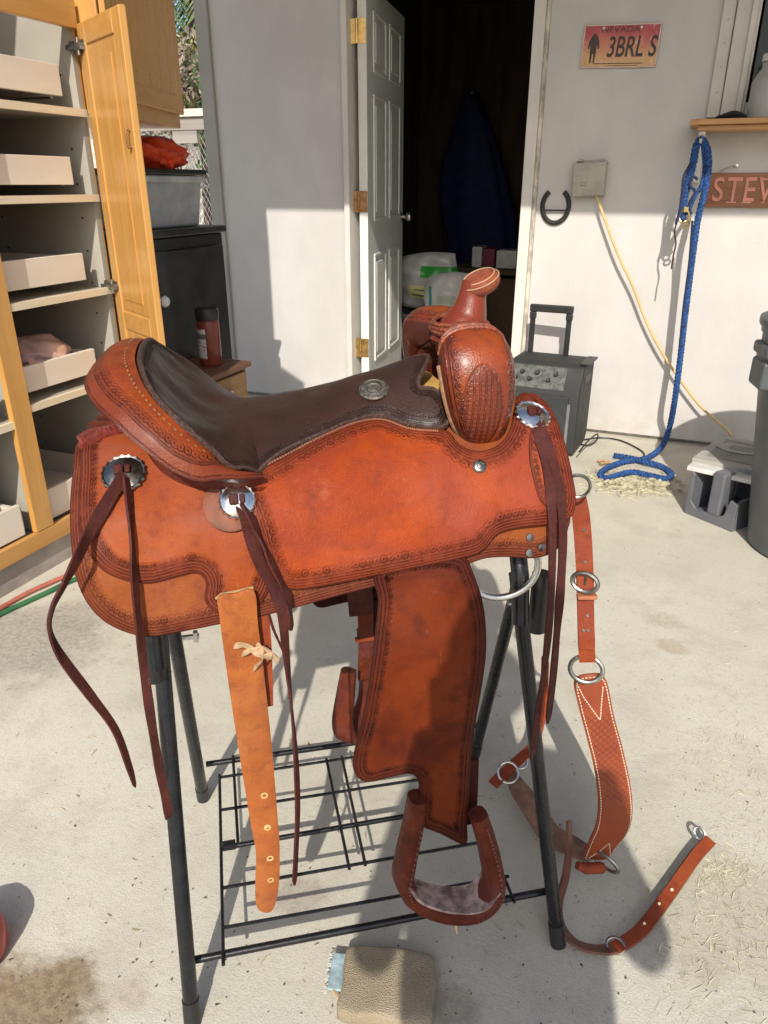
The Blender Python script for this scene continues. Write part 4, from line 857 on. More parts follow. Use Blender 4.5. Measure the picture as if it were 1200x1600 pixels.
def stitch(path_px, name, mat, par, stepn=6):
    prm = np.array(solvew(wide, path_px)); q = resample(np.vstack([prm, prm[::-1][1:-1]]), .005)[:max(4, int(sum(np.linalg.norm(np.diff(prm, axis=0), axis=1))/.005))]
    m = MB()
    for i in range(len(q)-1):
        a = wide(q[i][0], q[i][1]); b = wide(q[i+1][0], q[i+1][1]); n_ = nsurf(wide, np.array(q[i][0]), np.array(q[i][1]))*sgw; t = b-a
        m.box((a+b)/2+n_*.0065, (np.linalg.norm(t)*.62, .0014, .0012), ax=(nrm(t), nrm(np.cross(n_, t)), n_))
    o = m.build(name, mat, par); o['kind'] = 'stuff'; return o
M_wt = plain('white_thread', (.72, .62, .47), .8)
stitch([(900, 1064), (910, 1085), (936, 1122), (938, 1095), (941, 1062)], 'stitching', M_wt, wp)
stitch([(918, 1336), (935, 1325), (950, 1312), (952, 1338)], 'stitching', M_wt, wp)
inner = wpoly+(wpoly.mean(0)-wpoly)*0
cen = np.array([np.interp(q, [0, 1], [0, 1]) for q in (0,)])
m = MB(); dq = np.roll(wpoly, -1, 0)-np.roll(wpoly, 1, 0); nq = np.stack([-dq[:, 1], dq[:, 0]], 1); nq /= np.linalg.norm(nq, axis=1)[:, None]
ins = wpoly+nq*.0038; ins = ins if inside(wpoly, ins[:1])[0] else wpoly-nq*.0038
for i in range(len(ins)):
    a2, b2 = ins[i], ins[(i+1) % len(ins)]; a = wide(*a2); b = wide(*b2); n_ = nsurf(wide, np.array(a2[0]), np.array(a2[1]))*sgw; t = b-a
    m.box((a+b)/2+n_*.0058, (np.linalg.norm(t)*.6, .0013, .0012), ax=(nrm(t), nrm(np.cross(n_, t)), n_))
o = m.build('edge_stitching', M_wt, wp); o['kind'] = 'stuff'
c = PF(945, 1346, .935); ring(c, vw(c)+np.array((.3, 0, .9)), .026, .0036, 'collar_ring', M_dark_steel, bcol, .7)
m = MB(); m.tube([PF(902, 1352, .925), PF(915, 1357, .925), PF(940, 1356, .925), PF(946, 1354, .925)], [.007, .0095, .0095, .006], 10); m.build('ring_wrap', L_collar, bcol, True)
# tie-down strap looping over the ground
g1, gp, gW = strap([(889, 1282, None, .115), (889, 1320, None, .085), (884, 1368, None, .045), (873, 1412, None, .022), (877, 1448, None, .017), (900, 1474, None, .017), (935, 1484, None, .016), (968, 1478, None, .016), (1005, 1450, None, .016), (1048, 1393, None, .016), (1085, 1340, None, .018), (1110, 1312, None, .02)], .022, 'tie_down_strap', plain('dark_strap', (.15, .055, .034), .5, var=.3, scale=40), bcol, .0045, [75, 70, 62, 62, 55, 66, 60, 40, 20, 15, 10, 5])
g2, _, _ = strap([(962, 1480, None, .022), (985, 1466, None, .022), (1010, 1444, None, .022), (1050, 1390, None, .023), (1088, 1337, None, .024), (1110, 1312, None, .026)], .020, 'tie_down_billet', L_collar, bcol, .004, [25, 18, 12, 8, 5, 5])
for px, py in ((1007, 1443), (1030, 1412), (1050, 1390)):
    q = PZ(px, py, .026); m = MB(); m.cyl(q, q+nrm(CAM-q)*.0016, .0025, n=8); m.build('strap_hole', M_thread, g2)
c = PZ(962, 1477, .02); ring(c, vw(c), .014, .0025, 'buckle', M_oldsilver, bcol, .8)
c = PZ(1093, 1302, .022); m = MB(); m.torus(c, vw(c), .009, .003, 20, 8, 1.3, (-.5, .5, .3)); e = PZ(1106, 1316, .022); m.tube([c+(e-c)*.4, e], [.006, .004], 8); m.build('snap_hook', M_steel, bcol, True)
# the far half of the collar lying behind the leg
strap([(793, 1204, None, .05), (815, 1238, None, .045), (840, 1275, None, .04), (862, 1305, None, .035), (900, 1325, None, .03), (925, 1340, None, .03)], [.022, .040, .046, .046, .04, .028], 'far_panel', plain('collar_back', (.24, .13, .085), .7, var=.3, scale=40, dirt=.5, dirtc=(.13, .05, .03)), bcol, .006, [20, 25, 30, 35, 35, 30])
strap([(770, 1226, None, .05), (790, 1206, None, .06), (812, 1186, None, .075), (832, 1165, None, .09), (845, 1130, None, .14), (850, 1080, None, .22), (852, 1030, None, .30)], .022, 'far_strap', L_collar, bcol, .005, [20, 25, 35, 45, 60, 60, 60])
for px, py, r in ((794, 1207, .020), (813, 1190, .0135)):
    c = PZ(px, py, .065); ring(c, vw(c)+np.array((0, 0, -.2)), r, .0026, 'collar_ring', M_steel, bcol)
# ------------------------------------------------------------------ things on the wall
def on_wall_frame(a, b): ux = nrm(b-a); return ux, UP, np.array((0, -1.0, 0))
# licence plate
a, b = PW(911, 41, .008), PW(1030, 37, .008); c_ = (PW(911, 41, .008)+PW(1030, 37, .008)+PW(1028, 102, .008)+PW(910, 107, .008))/4
PWd, PHt = .308, .156; ux = nrm(b-a); uz = np.array((0, -1.0, 0)); uy = np.cross(uz, ux)
pl = thing('license_plate', 'red and orange metal license plate reading 3BRLS on the white wall', 'sign', c_)
def plate_mat():
    n = NT('plate_print'); o = n.obj(); sp = n.n('ShaderNodeSeparateXYZ'); n.put(sp.inputs[0], o); z = sp.outputs[2]
    w_ = n.math('ADD', z, n.math('MULTIPLY', n.math('SUBTRACT', n.noise(14, 4, o), .5), .10))
    c = n.mix(n.step(w_, -.05, .03), (.52, .31, .14), (.45, .13, .09)); c = n.mix(n.step(w_, .015, .06), c, (.34, .045, .055))
    c = n.mix(n.step(n.noise(26, 4, o), .56, .68, 0, .6), c, (.66, .38, .33)); c = n.mix(n.step(n.noise(60, 3, o), .6, .7, 0, .5), c, (.34, .05, .09))
    return n.fin(c, .38, .2, n.bump(n.noise(90, 2, o), .1, .001))
m = MB(); m.box(c_, (PWd, PHt, .0016), ax=(ux, uy, uz)); plate = m.build('plate', plate_mat(), pl, bevel=.0005)
m = MB()
for sx, sy, w_, h_ in ((0, PHt/2-.0025, PWd, .005), (0, -PHt/2+.0025, PWd, .005), (PWd/2-.0025, 0, .005, PHt-.0102), (-PWd/2+.0025, 0, .005, PHt-.0102)): m.box(c_+ux*sx+uy*sy+uz*.0018, (w_, h_, .003), ax=(ux, uy, uz))
m.build('rim', plain('plate_rim', (.50, .40, .33), .4, .4), pl, bevel=.001)
M_ink = flat('dark_ink', (.045, .028, .02), .5)
textmesh('NEVADA', .030, .0005, M_ink, 'state_name', pl, c_+uy*.058+uz*.0016-ux*.005, ux, uy, squeeze=1.3)
textmesh('3BRL S', .104, .0012, M_ink, 'number', pl, c_-uy*.006+uz*.0022+ux*.046, ux, uy, shear=.12, squeeze=.66, off=.0012)
m = MB(); m.prism([c_+uz*.0012+ux*(x-.108)+uy*(y-.004) for x, y in ((-.004, .050), (.006, .050), (.013, .040), (.022, .022), (.024, -.004), (.018, -.006), (.014, .012), (.013, -.018), (.009, -.056), (.004, -.056), (.003, -.022), (-.002, -.022), (-.004, -.056), (-.010, -.056), (-.012, -.016), (-.013, .012), (-.018, -.006), (-.023, -.002), (-.019, .024), (-.010, .040))], uz*.0008); m.build('figure_emblem', M_ink, pl)
m = MB(); m.box(c_-uy*.062+uz*.0011, (.2, .003, .0004), ax=(ux, uy, uz)); m.box(c_-uy*.070+uz*.0011+ux*.02, (.12, .002, .0004), ax=(ux, uy, uz)); m.build('caption_line', M_ink, pl)
for sx in (-.075, .075):
    m = MB(); q = c_+ux*sx+uy*.066; m.lathe([(.006, 0), (.006, .002), (.004, .0035), (.0003, .004)], q, uz, 12); m.build('screw', M_steel, pl, True)
# horseshoe
hc = PW(868, 322, .010); hs = thing('horseshoe', 'dark iron horseshoe nailed to the wall left of the socket box', 'horseshoe', hc)
pth = [hc+np.array((math.sin(t)*.060, 0, -math.cos(t)*.072)) for t in np.linspace(-2.55, 2.55, 30)]
m = MB(); m.tube(pth, .0105, 8, flat=.6, hint=(0, 1, 0)); m.build('shoe', plain('black_iron', (.035, .033, .032), .55, .6, .4, 50), hs, True)
m = MB(); m.box(hc+np.array((0, -.004, -.018)), (.108, .004, .007)); m.build('crossbar', bpy.data.materials['black_iron'], hs)
# outdoor socket box
oc = (PW(897, 254, .02)+PW(948, 306, .02))/2; ob = thing('socket_box', 'grey weatherproof socket box with the yellow cord plugged in', 'socket', oc)
M_box = plain('grey_cover', (.36, .34, .28), .5, var=.15)
m = MB(); m.box(oc, (.135, .04, .15)); m.build('back_box', M_box, ob, bevel=.006)
A_ = nrm((1, 0, .05)); m = MB(); m.box(oc+np.array((-.002, -.032, .0)), (.142, .022, .138), ax=(A_, np.array((0, 1, 0)), np.cross(A_, (0, 1, 0)))); cv = m.build('cover', M_box, ob, bevel=.007)
m = MB(); m.box(oc+np.array((-.02, -.046, -.02)), (.03, .008, .012)); m.build('latch', M_box, cv, bevel=.003)
for dx in (-.045, .045):
    m = MB(); m.cyl(oc+np.array((dx-.012, -.025, .075)), oc+np.array((dx+.012, -.025, .075)), .006); m.build('hinge_knuckle', M_box, ob, True)
# yellow extension cord
M_ycord = plain('yellow_cord', (.60, .44, .19), .5, var=.12)
cp = [PW(930, 300, .035), PW(936, 318, .045), PW(946, 345, .055), (PW(966, 398, .06)), PW(990, 450, .055), PW(1008, 498, .05), PW(1030, 543, .05), PW(1060, 590, .05), PW(1092, 632, .055), PW(1120, 658, .07), PW(1138, 674, .11), PZ(1150, 690, .012), PZ(1190, 700, .010)]
m = MB(); m.tube(spline(cp, 6), .0062, 8); o = m.build('extension_cord', M_ycord, None, True); tag(o, 'yellow extension cord running from the socket box down the wall', 'cord')
# shelf
sx0 = -.113; sh = thing('wall_shelf', 'honey wood shelf on a white bracket under the window', 'shelf', (sx0, YW, 1.35))
M_sw = wood('shelf_wood', (.50, .27, .10), (.40, .20, .07), .45, 0)
m = MB(); m.box((sx0+.62, YW-.118, 1.372), (1.24, .23, .020)); m.build('shelf_board', M_sw, sh, bevel=.003)
m = MB(); m.box((sx0+.63, YW-.105, 1.352), (1.20, .20, .018)); m.build('lower_board', M_sw, sh, bevel=.003)
for bx in (.0,):
    m = MB(); bxx = PW(1097, 215, .03)[0]; m.box((bxx, YW-.016, 1.25), (.028, .028, .19)); m.box((bxx, YW-.10, 1.336), (.026, .16, .014)); br = m.build('bracket', plain('white_bracket', (.70, .69, .66), .5), sh, bevel=.003)
    m = MB(); m.tube(spline([(bxx, YW-.17, 1.33), (bxx, YW-.19, 1.31), (bxx, YW-.205, 1.30), (bxx, YW-.215, 1.315)], 4), .006, 8); m.build('hook', M_steel, br, True)
# jar and glove on the shelf
q = PW(1195, 180, .13); jar = thing('plastic_jar', 'cloudy white plastic jar on the shelf by the window', 'jar', (q[0], q[1], 1.383))
m = MB(); m.lathe([(.075, 0), (.079, .01), (.079, .12), (.074, .135), (.060, .16), (.052, .17), (.052, .19), (.048, .192), (.048, .185)], (q[0]+.012, q[1], 1.383), UP, 28); m.build('body', NT('cloudy_plastic').fin((.52, .52, .49), .35, 0, **{'Transmission Weight': .35}), jar, True)
m = MB(); m.lathe([(.056, 0), (.056, .022), (.052, .026), (.0005, .026)], (q[0]+.012, q[1], 1.5755), UP, 28); m.build('lid', plain('jar_lid', (.6, .6, .57), .5), jar, True)
q = PW(1143, 181, .14); m = MB()
V = []; F = []; nu, nv = 18, 10
for i in range(nu):
    for j in range(nv):
        t = 2*math.pi*j/nv; u = i/(nu-1)*2-1; r = max(.02, (1-abs(u)**2.4))**.5; V.append((q[0]+u*.062, q[1]+.04*r*math.cos(t), 1.384+max(0, (.013+.002*math.sin(4*u+1))*r*(1+math.sin(t)))))
for i in range(nu-1):
    for j in range(nv): F.append((i*nv+j, i*nv+(j+1) % nv, (i+1)*nv+(j+1) % nv, (i+1)*nv+j))
m.add(V, F); tag(m.build('folded_glove', plain('black_cloth', (.018, .018, .02), .8), None, True), 'folded black glove lying on the shelf next to the jar', 'glove')
# carved sign
s0, s1 = PW(1109, 270, .015), PW(1107, 324, .015); sw = .50; zc = (s0[2]+s1[2])/2; sgn_ = thing('name_sign', 'brown carved wooden name sign with pink letters hanging under the shelf', 'sign', (s0[0]+.2, YW-.01, zc))
m = MB(); m.box((s0[0]+sw/2, YW-.012, zc), (sw, .018, .134)); bd = m.build('board', wood('sign_wood', (.30, .135, .065), (.24, .10, .05), .6, 0), sgn_, bevel=.002)
M_let = plain('pink_letters', (.66, .27, .20), .6)
lx = s0[0]+.012
for ch, wd_ in (('S', .056), ('T', .058), ('E', .056), ('V', .060)):
    o = textmesh(ch, .132, .003, M_let, 'letter', sgn_, (lx+wd_/2+.004, YW-.0235, zc-.002), (1, 0, 0), (0, 0, 1), squeeze=.74, off=.001)
    lx += wd_+.003
    for sz in (-1, 1):
        if ch in 'TEV' and not (ch == 'T' and sz > 0): m = MB(); m.box((lx-wd_/2-.002, YW-.0228, zc-.002+sz*.0445), (wd_*.66 if not (ch == 'V' and sz < 0) else .012, .0036, .006)); m.build('serif', M_let, sgn_)
nl = PW(1151, 259, .012); m = MB(); m.lathe([(.008, 0), (.007, .003), (.0004, .005)], nl, (0, -1, 0), 12); m.build('nail', M_steel, sgn_, True)
m = MB(); m.tube(spline([nl+np.array((0, -.003, .002)), nl+np.array((-.03, -.004, -.006)), nl+np.array((-.06, -.004, -.022)), (s0[0]+.05, YW-.02, zc+.062)], 5), .0013, 6); m.build('hanging_wire', M_dark_steel, sgn_)
# ------------------------------------------------------------------ blue lead rope and halter
def rope(path, R_, r, pitch, mat, name, parent, strands=3, fine=None):
    p = np.asarray(path, float); L = np.concatenate([[0], np.cumsum(np.linalg.norm(np.diff(p, axis=0), axis=1))]); n = int(L[-1]/(pitch/7)); t = np.linspace(0, L[-1], n)
    p = np.stack([np.interp(t, L, p[:, k]) for k in range(3)], 1); a = None; A = []; B = []
    for i in range(n):
        d = nrm(p[min(i+1, n-1)]-p[max(i-1, 0)])
        if a is None: a, b = frame(d)
        else: a = nrm(a-d*(a@d)); b = np.cross(d, a)
        A.append(a); B.append(b)
    A, B = np.array(A), np.array(B); m = MB()
    for k in range(strands):
        an = 2*math.pi*(t/pitch+k/strands); m.tube(p+(A*np.cos(an)[:, None]+B*np.sin(an)[:, None])*R_, r, 6)
    return m.build(name, mat, parent, True)
M_blue = plain('blue_rope', (.014, .060, .20), .8, var=.6, scale=90, bump=.6, bs=300)
M_dblue = plain('dark_blue_rope', (.012, .022, .07), .75, var=.4, scale=90)
lr = thing('lead_rope', 'blue braided lead rope and halter hanging from the shelf hook', 'rope', PZ(1000, 735))
OW = .19
main = [PW(1096, 216, OW), PW(1105, 232, OW), PW(1107, 262, OW), PW(1101, 300, OW), PW(1090, 345, OW), PW(1081, 410, OW-.01), PW(1072, 480, OW-.02), PW(1064, 550, OW-.02), PW(1055, 620, OW), PZ(1046, 668, .10), PZ(1034, 698, .035), PZ(1010, 716, .014), PZ(975, 722, .012), PZ(950, 731, .012), PZ(938, 741, .012), PZ(950, 747, .012), PZ(985, 738, .016), PZ(1015, 743, .012), PZ(1040, 748, .012), PZ(1049, 741, .012), PZ(1035, 730, .012), PZ(1010, 722, .022), PZ(985, 716, .014), PZ(960, 712, .012)]
rope(spline(main, 8), .0072, .0076, .05, M_blue, 'rope', lr)
rope(spline([PW(1096, 216, OW), PW(1088, 228, OW), PW(1083, 255, OW), PW(1074, 290, OW), PW(1068, 315, OW), PW(1066, 345, OW)], 8), .008, .0085, .05, M_blue, 'halter_strand', lr)
rope(spline([PW(1098, 222, OW), PW(1101, 262, OW-.01), PW(1096, 290, OW), PW(1084, 310, OW), PW(1074, 335, OW)], 8), .0045, .005, .035, M_blue, 'halter_strand', lr)
rope(spline([PW(1080, 255, OW+.02), PW(1069, 275, OW+.02), PW(1066, 300, OW+.02), PW(1062, 330, OW+.02), PW(1056, 350, OW+.02)], 8), .003, .0035, .03, M_dblue, 'halter_cord', lr)
rope(spline([PW(1082, 345, OW+.015), PW(1077, 410, OW), PW(1068, 480, OW-.01), PW(1062, 540, OW-.01)], 8), .0025, .003, .03, M_dblue, 'halter_cord', lr)
rope(spline([PW(1090, 280, OW+.02), PW(1082, 276, OW+.02), PW(1078, 290, OW+.02), PW(1086, 300, OW+.02), PW(1076, 320, OW+.02), PW(1080, 335, OW+.02)], 8), .003, .0035, .03, M_dblue, 'halter_cord', lr)
m = MB(); m.tube(spline([PW(1058, 345, OW+.01), PW(1054, 362, OW+.01), PW(1056, 380, OW+.01), PW(1052, 400, OW+.01), PW(1049, 420, OW+.01)], 6), .0065, 8, flat=.5); m.build('leather_popper', plain('dark_popper', (.05, .028, .02), .6), lr, True)
q = PW(1069, 338, OW+.02); m = MB(); m.torus(q, (0.3, 1, 0), .020, .0045, 22, 8, 1.2); m.torus(q+np.array((.012, -.004, -.03)), (-.4, 1, .2), .013, .004, 20, 8); m.box(q+np.array((.004, 0, .026)), (.016, .012, .02)); m.build('brass_snap', plain('old_brass', (.60, .45, .2), .32, 1, .25, 60), lr, True)
q = PZ(945, 724, .012); m = MB(); m.tube([q+np.array((-.02, -.01, 0)), q+np.array((.02, .012, .004))], .008, 8); m.tube([q+np.array((-.035, .02, 0)), q+np.array((-.005, .03, .004))], .005, 8); m.build('rope_end', plain('leather_end', (.34, .19, .09), .6), lr, True)

# ------------------------------------------------------------------ wheeled speaker
M_sp = plain('speaker_plastic', (.024, .025, .025), .65, var=.15, bump=.25, bs=260)
M_sp2 = plain('speaker_panel', (.075, .08, .072), .55, var=.6, scale=55, bump=.3)
cr = PZ(895, 716); spz = .415; srz = R(-4); SW, SD = .34, .27
s_ax = np.array((math.cos(srz), math.sin(srz), 0)); s_ay = np.array((-math.sin(srz), math.cos(srz), 0))
sc0 = cr-s_ax*SW/2+s_ay*SD/2; spk = thing('rolling_speaker', 'grey portable speaker on wheels with a raised pull handle by the doorway', 'speaker', sc0, srz)
def sp(x, y, z): return sc0+s_ax*x+s_ay*y+UP*z
m = MB(); pr = [(-SD/2, .012), (-SD/2, .30), (-SD/2+.055, spz-.012), (-SD/2+.085, spz), (SD/2-.012, spz), (SD/2, spz-.014), (SD/2, .05), (SD/2-.03, .012)]
m.prism([sp(-SW/2, y, z) for y, z in pr], s_ax*SW); body = m.build('body', M_sp, spk, bevel=.010, seg=3)
u1 = nrm(s_ay*.055+UP*(spz-.312)); un = np.cross(s_ax, u1)
m = MB(); m.box(sp(-.03, -SD/2+.026, (.30+spz-.012)/2)+un*-.0005, (.25, .105, .004), ax=(s_ax, u1, un)); cpn = m.build('control_panel', M_sp2, spk, bevel=.002)
for k, x in enumerate((-.13, -.105, -.065, -.035, .02, .05)):
    m = MB(); q = sp(x, -SD/2+.026, (.30+spz-.012)/2); m.lathe([(.0105, 0), (.0095, .010), (.008, .012), (.0004, .012)], q+u1*(.018 if k % 2 else -.012)-un*(-.002 if un@FH < 0 else .002), un if un@FH < 0 else -un, 14); m.build('knob', M_black, cpn, True)
m = MB(); m.box(sp(-.01, -SD/2-.002, .155), (.27, .012, .25), ax=(s_ax, s_ay, UP)); gr = m.build('grille', plain('grille', (.03, .032, .033), .5, bump=.9, bs=500), spk, bevel=.004)
m = MB(); m.box(sp(.128, -SD/2-.006, .15), (.014, .012, .2), ax=(s_ax, s_ay, UP)); m.build('light_strip', plain('strip', (.16, .17, .175), .3), spk, bevel=.003)
m = MB(); m.box(sp(SW/2-.004, .01, spz-.075), (.012, .12, .035), ax=(s_ax, s_ay, UP)); m.build('side_grip', M_black, spk, bevel=.006)
m = MB(); m.box(sp(SW/2-.004, .02, spz+.002), (.045, .18, .008), ax=(s_ax, s_ay, UP)); m.build('top_recess', M_black, spk, bevel=.003)
HXs = .085; hz = .635
for s in (-1, 1):
    m = MB(); m.box(sp(s*HXs-.045, SD/2-.035, (spz+hz)/2-.02), (.024, .014, hz-spz), ax=(s_ax, s_ay, UP)); m.build('handle_post', M_black, spk, bevel=.003)
m = MB(); m.box(sp(-.045, SD/2-.035, hz-.012), (2*HXs+.032, .026, .034), ax=(s_ax, s_ay, UP)); 
for s in (-1, 1): m.box(sp(s*HXs-.045, SD/2-.035, hz-.045), (.030, .024, .034), ax=(s_ax, s_ay, UP))
m.build('handle_grip', M_black, spk, bevel=.006)
for s in (-1, 1):
    m = MB(); m.cyl(sp(s*(SW/2-.03)-.014, SD/2-.02, .035), sp(s*(SW/2-.03)+.014, SD/2-.02, .035), .035, n=20); m.build('wheel', M_black, spk, True)
m = MB(); m.tube(spline([PZ(905, 706, .05), PZ(918, 690, .07), PZ(933, 678, .06), PZ(932, 688, .02), PZ(918, 696, .006), PZ(902, 690, .006), PZ(935, 684, .006), PZ(965, 687, .006), PZ(990, 697, .006), PZ(1006, 708, .006), PZ(1002, 715, .006), PZ(985, 716, .006)], 8), .0038, 8)
tag(m.build('speaker_cable', M_black, None, True), 'thin black cable lying between the speaker and the rope', 'cable')

# ------------------------------------------------------------------ grey plastic caddy, slab and bin
c0, c1 = PZ(1068, 801), PZ(1143, 832); ux = nrm(c1-c0); uy = np.array((-ux[1], ux[0], 0)); CWd = np.linalg.norm(c1-c0)
M_cad = plain('grey_plastic', (.12, .125, .14), .45, var=.12)
cad = thing('plastic_caddy', 'low grey plastic caddy with a cut-out front under the pale slab', 'caddy', c0+ux*CWd/2)
def cq(x, y, z): return c0+ux*x+uy*y+UP*z
CD = .30
fr = [(0, 0), (CWd, 0), (CWd, .105), (CWd-.030, .115), (CWd-.045, .05), (CWd-.07, .034), (.045, .034), (.022, .055), (.018, .165), (0, .172)]
m = MB(); m.prism([cq(x, 0, z) for x, z in fr], uy*.012); m.build('front_panel', M_cad, cad, bevel=.004)
m = MB(); m.box(cq(CWd*.53, .045, .10), (.052, .07, .19), ax=(ux, uy, UP)); m.build('center_post', M_cad, cad, bevel=.010, seg=3)
m = MB(); m.prism([cq(0, .012, 0), cq(0, CD, 0), cq(0, CD, .13), cq(0, .03, .172), cq(0, .012, .172)], ux*.010); m.build('side_panel', M_cad, cad, bevel=.003)
m = MB(); m.prism([cq(CWd-.012, .012, 0), cq(CWd-.012, CD, 0), cq(CWd-.012, CD, .11), cq(CWd-.012, .03, .115), cq(CWd-.012, .012, .105)], ux*.012); m.build('side_panel', M_cad, cad, bevel=.003)
m = MB(); m.box(cq(CWd/2, CD/2+.004, .006), (CWd-.03, CD-.03, .010), ax=(ux, uy, UP)); m.build('base', M_cad, cad)
m = MB(); m.box(cq(CWd/2, CD-.006, .06), (CWd-.03, .010, .11), ax=(ux, uy, UP)); m.build('rear_panel', M_cad, cad)
m = MB(); m.lathe([(.028, 0), (.030, .004), (.026, .010), (.0005, .012)], cq(.055, .05, .011), UP, 20); m.build('ring_foot', M_cad, cad, True)
# slab with an embossed footprint
M_slab = plain('pale_slab', (.36, .35, .315), .7, var=.12, bump=.3)
sl0 = cq(.10, .20, .175); slb = thing('foot_mat', 'pale grey slab with an embossed foot outline lying on the plastic caddy', 'mat', (sl0[0], sl0[1], .15))
us = nrm((.954, -.30, 0)); tl = nrm((.30, .954, 0)); tn = UP; SWx, SLy = .30, .36
sc1 = PZ(1081, 716, .200)+us*SWx/2+tl*SLy/2-UP*.008
m = MB(); m.box(sc1, (SWx, SLy, .022), ax=(us, tl, tn)); slo = m.build('slab', M_slab, slb, bevel=.004)
l0, l1 = PZ(1073, 731, .178), PZ(1180, 755, .178); lu = nrm(l1-l0); m = MB(); m.box((l0+l1)/2+np.cross(UP, lu)*.03, (np.linalg.norm(l1-l0), .06, .018), ax=(lu, np.cross(UP, lu), UP)); m.build('front_lip', plain('white_lip', (.66, .65, .61), .5), slb, bevel=.003)
ux = us
M_emb = plain('embossed_grey', (.23, .225, .20), .75, var=.2)
m = MB(); m.box(sc1+tn*.0115, (SWx-.07, SLy-.10, .003), ax=(ux, tl, tn)); m.build('recess', M_emb, slo, bevel=.0012)
foot = [(.085*math.cos(t)*(1.0+.12*math.cos(2*t)), .058*math.sin(t)*(1-.18*math.cos(t-.4))) for t in np.linspace(0, 2*math.pi, 26, endpoint=False)]
m = MB(); m.prism([sc1+ux*(x-.028)+tl*(y+.025)+tn*.0132 for x, y in foot], tn*.004); m.build('foot_outline', M_slab, slo, bevel=.0015)
m = MB(); m.prism([sc1+ux*(x*.38+.068)+tl*(y*.5-.045)+tn*.0132 for x, y in foot], tn*.004); m.build('heel_outline', M_slab, slo, bevel=.0015)
for k in range(4):
    m = MB(); m.box(sc1+ux*(-.028)+tl*(.0+.017*k)+tn*.0176, (.10-.012*abs(k-1.5), .004, .002), ax=(ux, tl, tn)); m.build('tread_rib', M_emb, slo)
# round bin at the right edge
bb = PZ(1165, 850); bc_ = np.array((bb[0]+.222, bb[1]+.05, 0)); M_bin = plain('grey_bin', (.085, .095, .10), .45, var=.12, bump=.2)
bn_ = thing('trash_bin', 'large round dark grey bin standing at the right edge', 'bin', bc_)
m = MB(); m.lathe([(.205, 0), (.218, .01), (.228, .10), (.288, .6), (.305, .64), (.305, .67), (.298, .675), (.300, .72), (.306, .725), (.306, .745), (.29, .75), (.28, .72), (.21, .1), (.001, .06)], bc_, UP, 48); m.build('body', M_bin, bn_, True, angle=30)
m = MB(); m.lathe([(.312, .0), (.316, .008), (.316, .024), (.28, .034), (.15, .05), (.06, .055), (.0005, .055)], bc_+UP*.742, UP, 48); m.build('lid', M_bin, bn_, True, angle=30)
for an in (R(192),):
    d = np.array((math.cos(an), math.sin(an), 0)); q = bc_+d*.290; tq = np.array((-d[1], d[0], 0))
    m = MB(); m.box(q+UP*.60, (.04, .13, .09), ax=(d, tq, UP)); m.box(q+UP*.675+d*.002, (.04, .15, .04), ax=(d, tq, UP)); m.build('side_handle', M_bin, bn_, bevel=.012, seg=3)

# ------------------------------------------------------------------ inside the shed
def bag(name, label, corners, base, depth, mats, grp=None):
    """pillow-like feed sack from four front corners"""
    t = thing(name, label, 'bag', base, group=grp); c = [np.asarray(q, float) for q in corners]; V = []; F = []; nu, nv = 17, 21
    for s in (1, -1):
        for j in range(nv):
            for i in range(nu):
                u, v = i/(nu-1), j/(nv-1); p = c[0]*(1-u)*(1-v)+c[1]*u*(1-v)+c[2]*u*v+c[3]*(1-u)*v+UP*(.022*math.sin(math.pi*u)*v**2-.02*math.sin(math.pi*u)*(1-v)**2)+np.array(((2*u-1)*.03*math.sin(math.pi*v)+.012*math.sin(6*v), 0, 0))
                w_ = (16*u*(1-u)*v*(1-v))**.45*depth/2*(1+.22*math.sin(9*u+5*v+2)+.16*math.sin(17*v+6*u)+.10*math.sin(23*u-11*v)); V.append(p+np.array((0, -s*w_, 0)))
    n = nu*nv
    for s in (0, 1):
        for j in range(nv-1):
            for i in range(nu-1):
                q = (s*n+j*nu+i, s*n+j*nu+i+1, s*n+(j+1)*nu+i+1, s*n+(j+1)*nu+i); F.append(q if s == 0 else q[::-1])
    m = MB(); m.add(V, F); o = m.build('sack', mats, t, True, angle=180); return t, o
def bagmat(name, bands):
    n = NT(name); o = n.obj(); sp_ = n.n('ShaderNodeSeparateXYZ'); n.put(sp_.inputs[0], o); c = None
    c = n.mix(n.step(n.noise(9, 4, o), .3, .7), (.36, .37, .37), (.46, .46, .45))
    for (x0, x1, z0, z1, cc) in bands:
        g = n.math('MULTIPLY', n.math('MULTIPLY', n.step(sp_.outputs[0], x0, x0+.004), n.step(sp_.outputs[0], x1, x1+.004, 1, 0)), n.math('MULTIPLY', n.step(sp_.outputs[2], z0, z0+.004), n.step(sp_.outputs[2], z1, z1+.004, 1, 0))); c = n.mix(g, c, cc)
    return n.fin(c, .32, 0, n.bump(n.noise(18, 3, o), .5, .01), .5)
YB = 4.75
def PY(px, py, Y): return PP(px, py, (0, Y, 0), (0, 1, 0))
b1 = (PY(625, 475, YB)+PY(705, 475, YB))/2
bag('feed_bag', 'white feed bag with a green band standing inside the doorway', [PY(628, 478, YB), PY(712, 478, YB), PY(712, 396, YB), PY(618, 404, YB)], b1, .13, bagmat('feed_print', [(-.02, .30, .17, .24, (.02, .30, .03)), (-.10, .03, .04, .12, (.55, .55, .25)), (-.08, .02, .055, .065, (.1, .12, .08)), (-.06, .02, .09, .098, (.1, .12, .08)), (.05, .09, -.05, .17, (.02, .16, .13))]))
b2 = PY(705, 500, YB-.2)
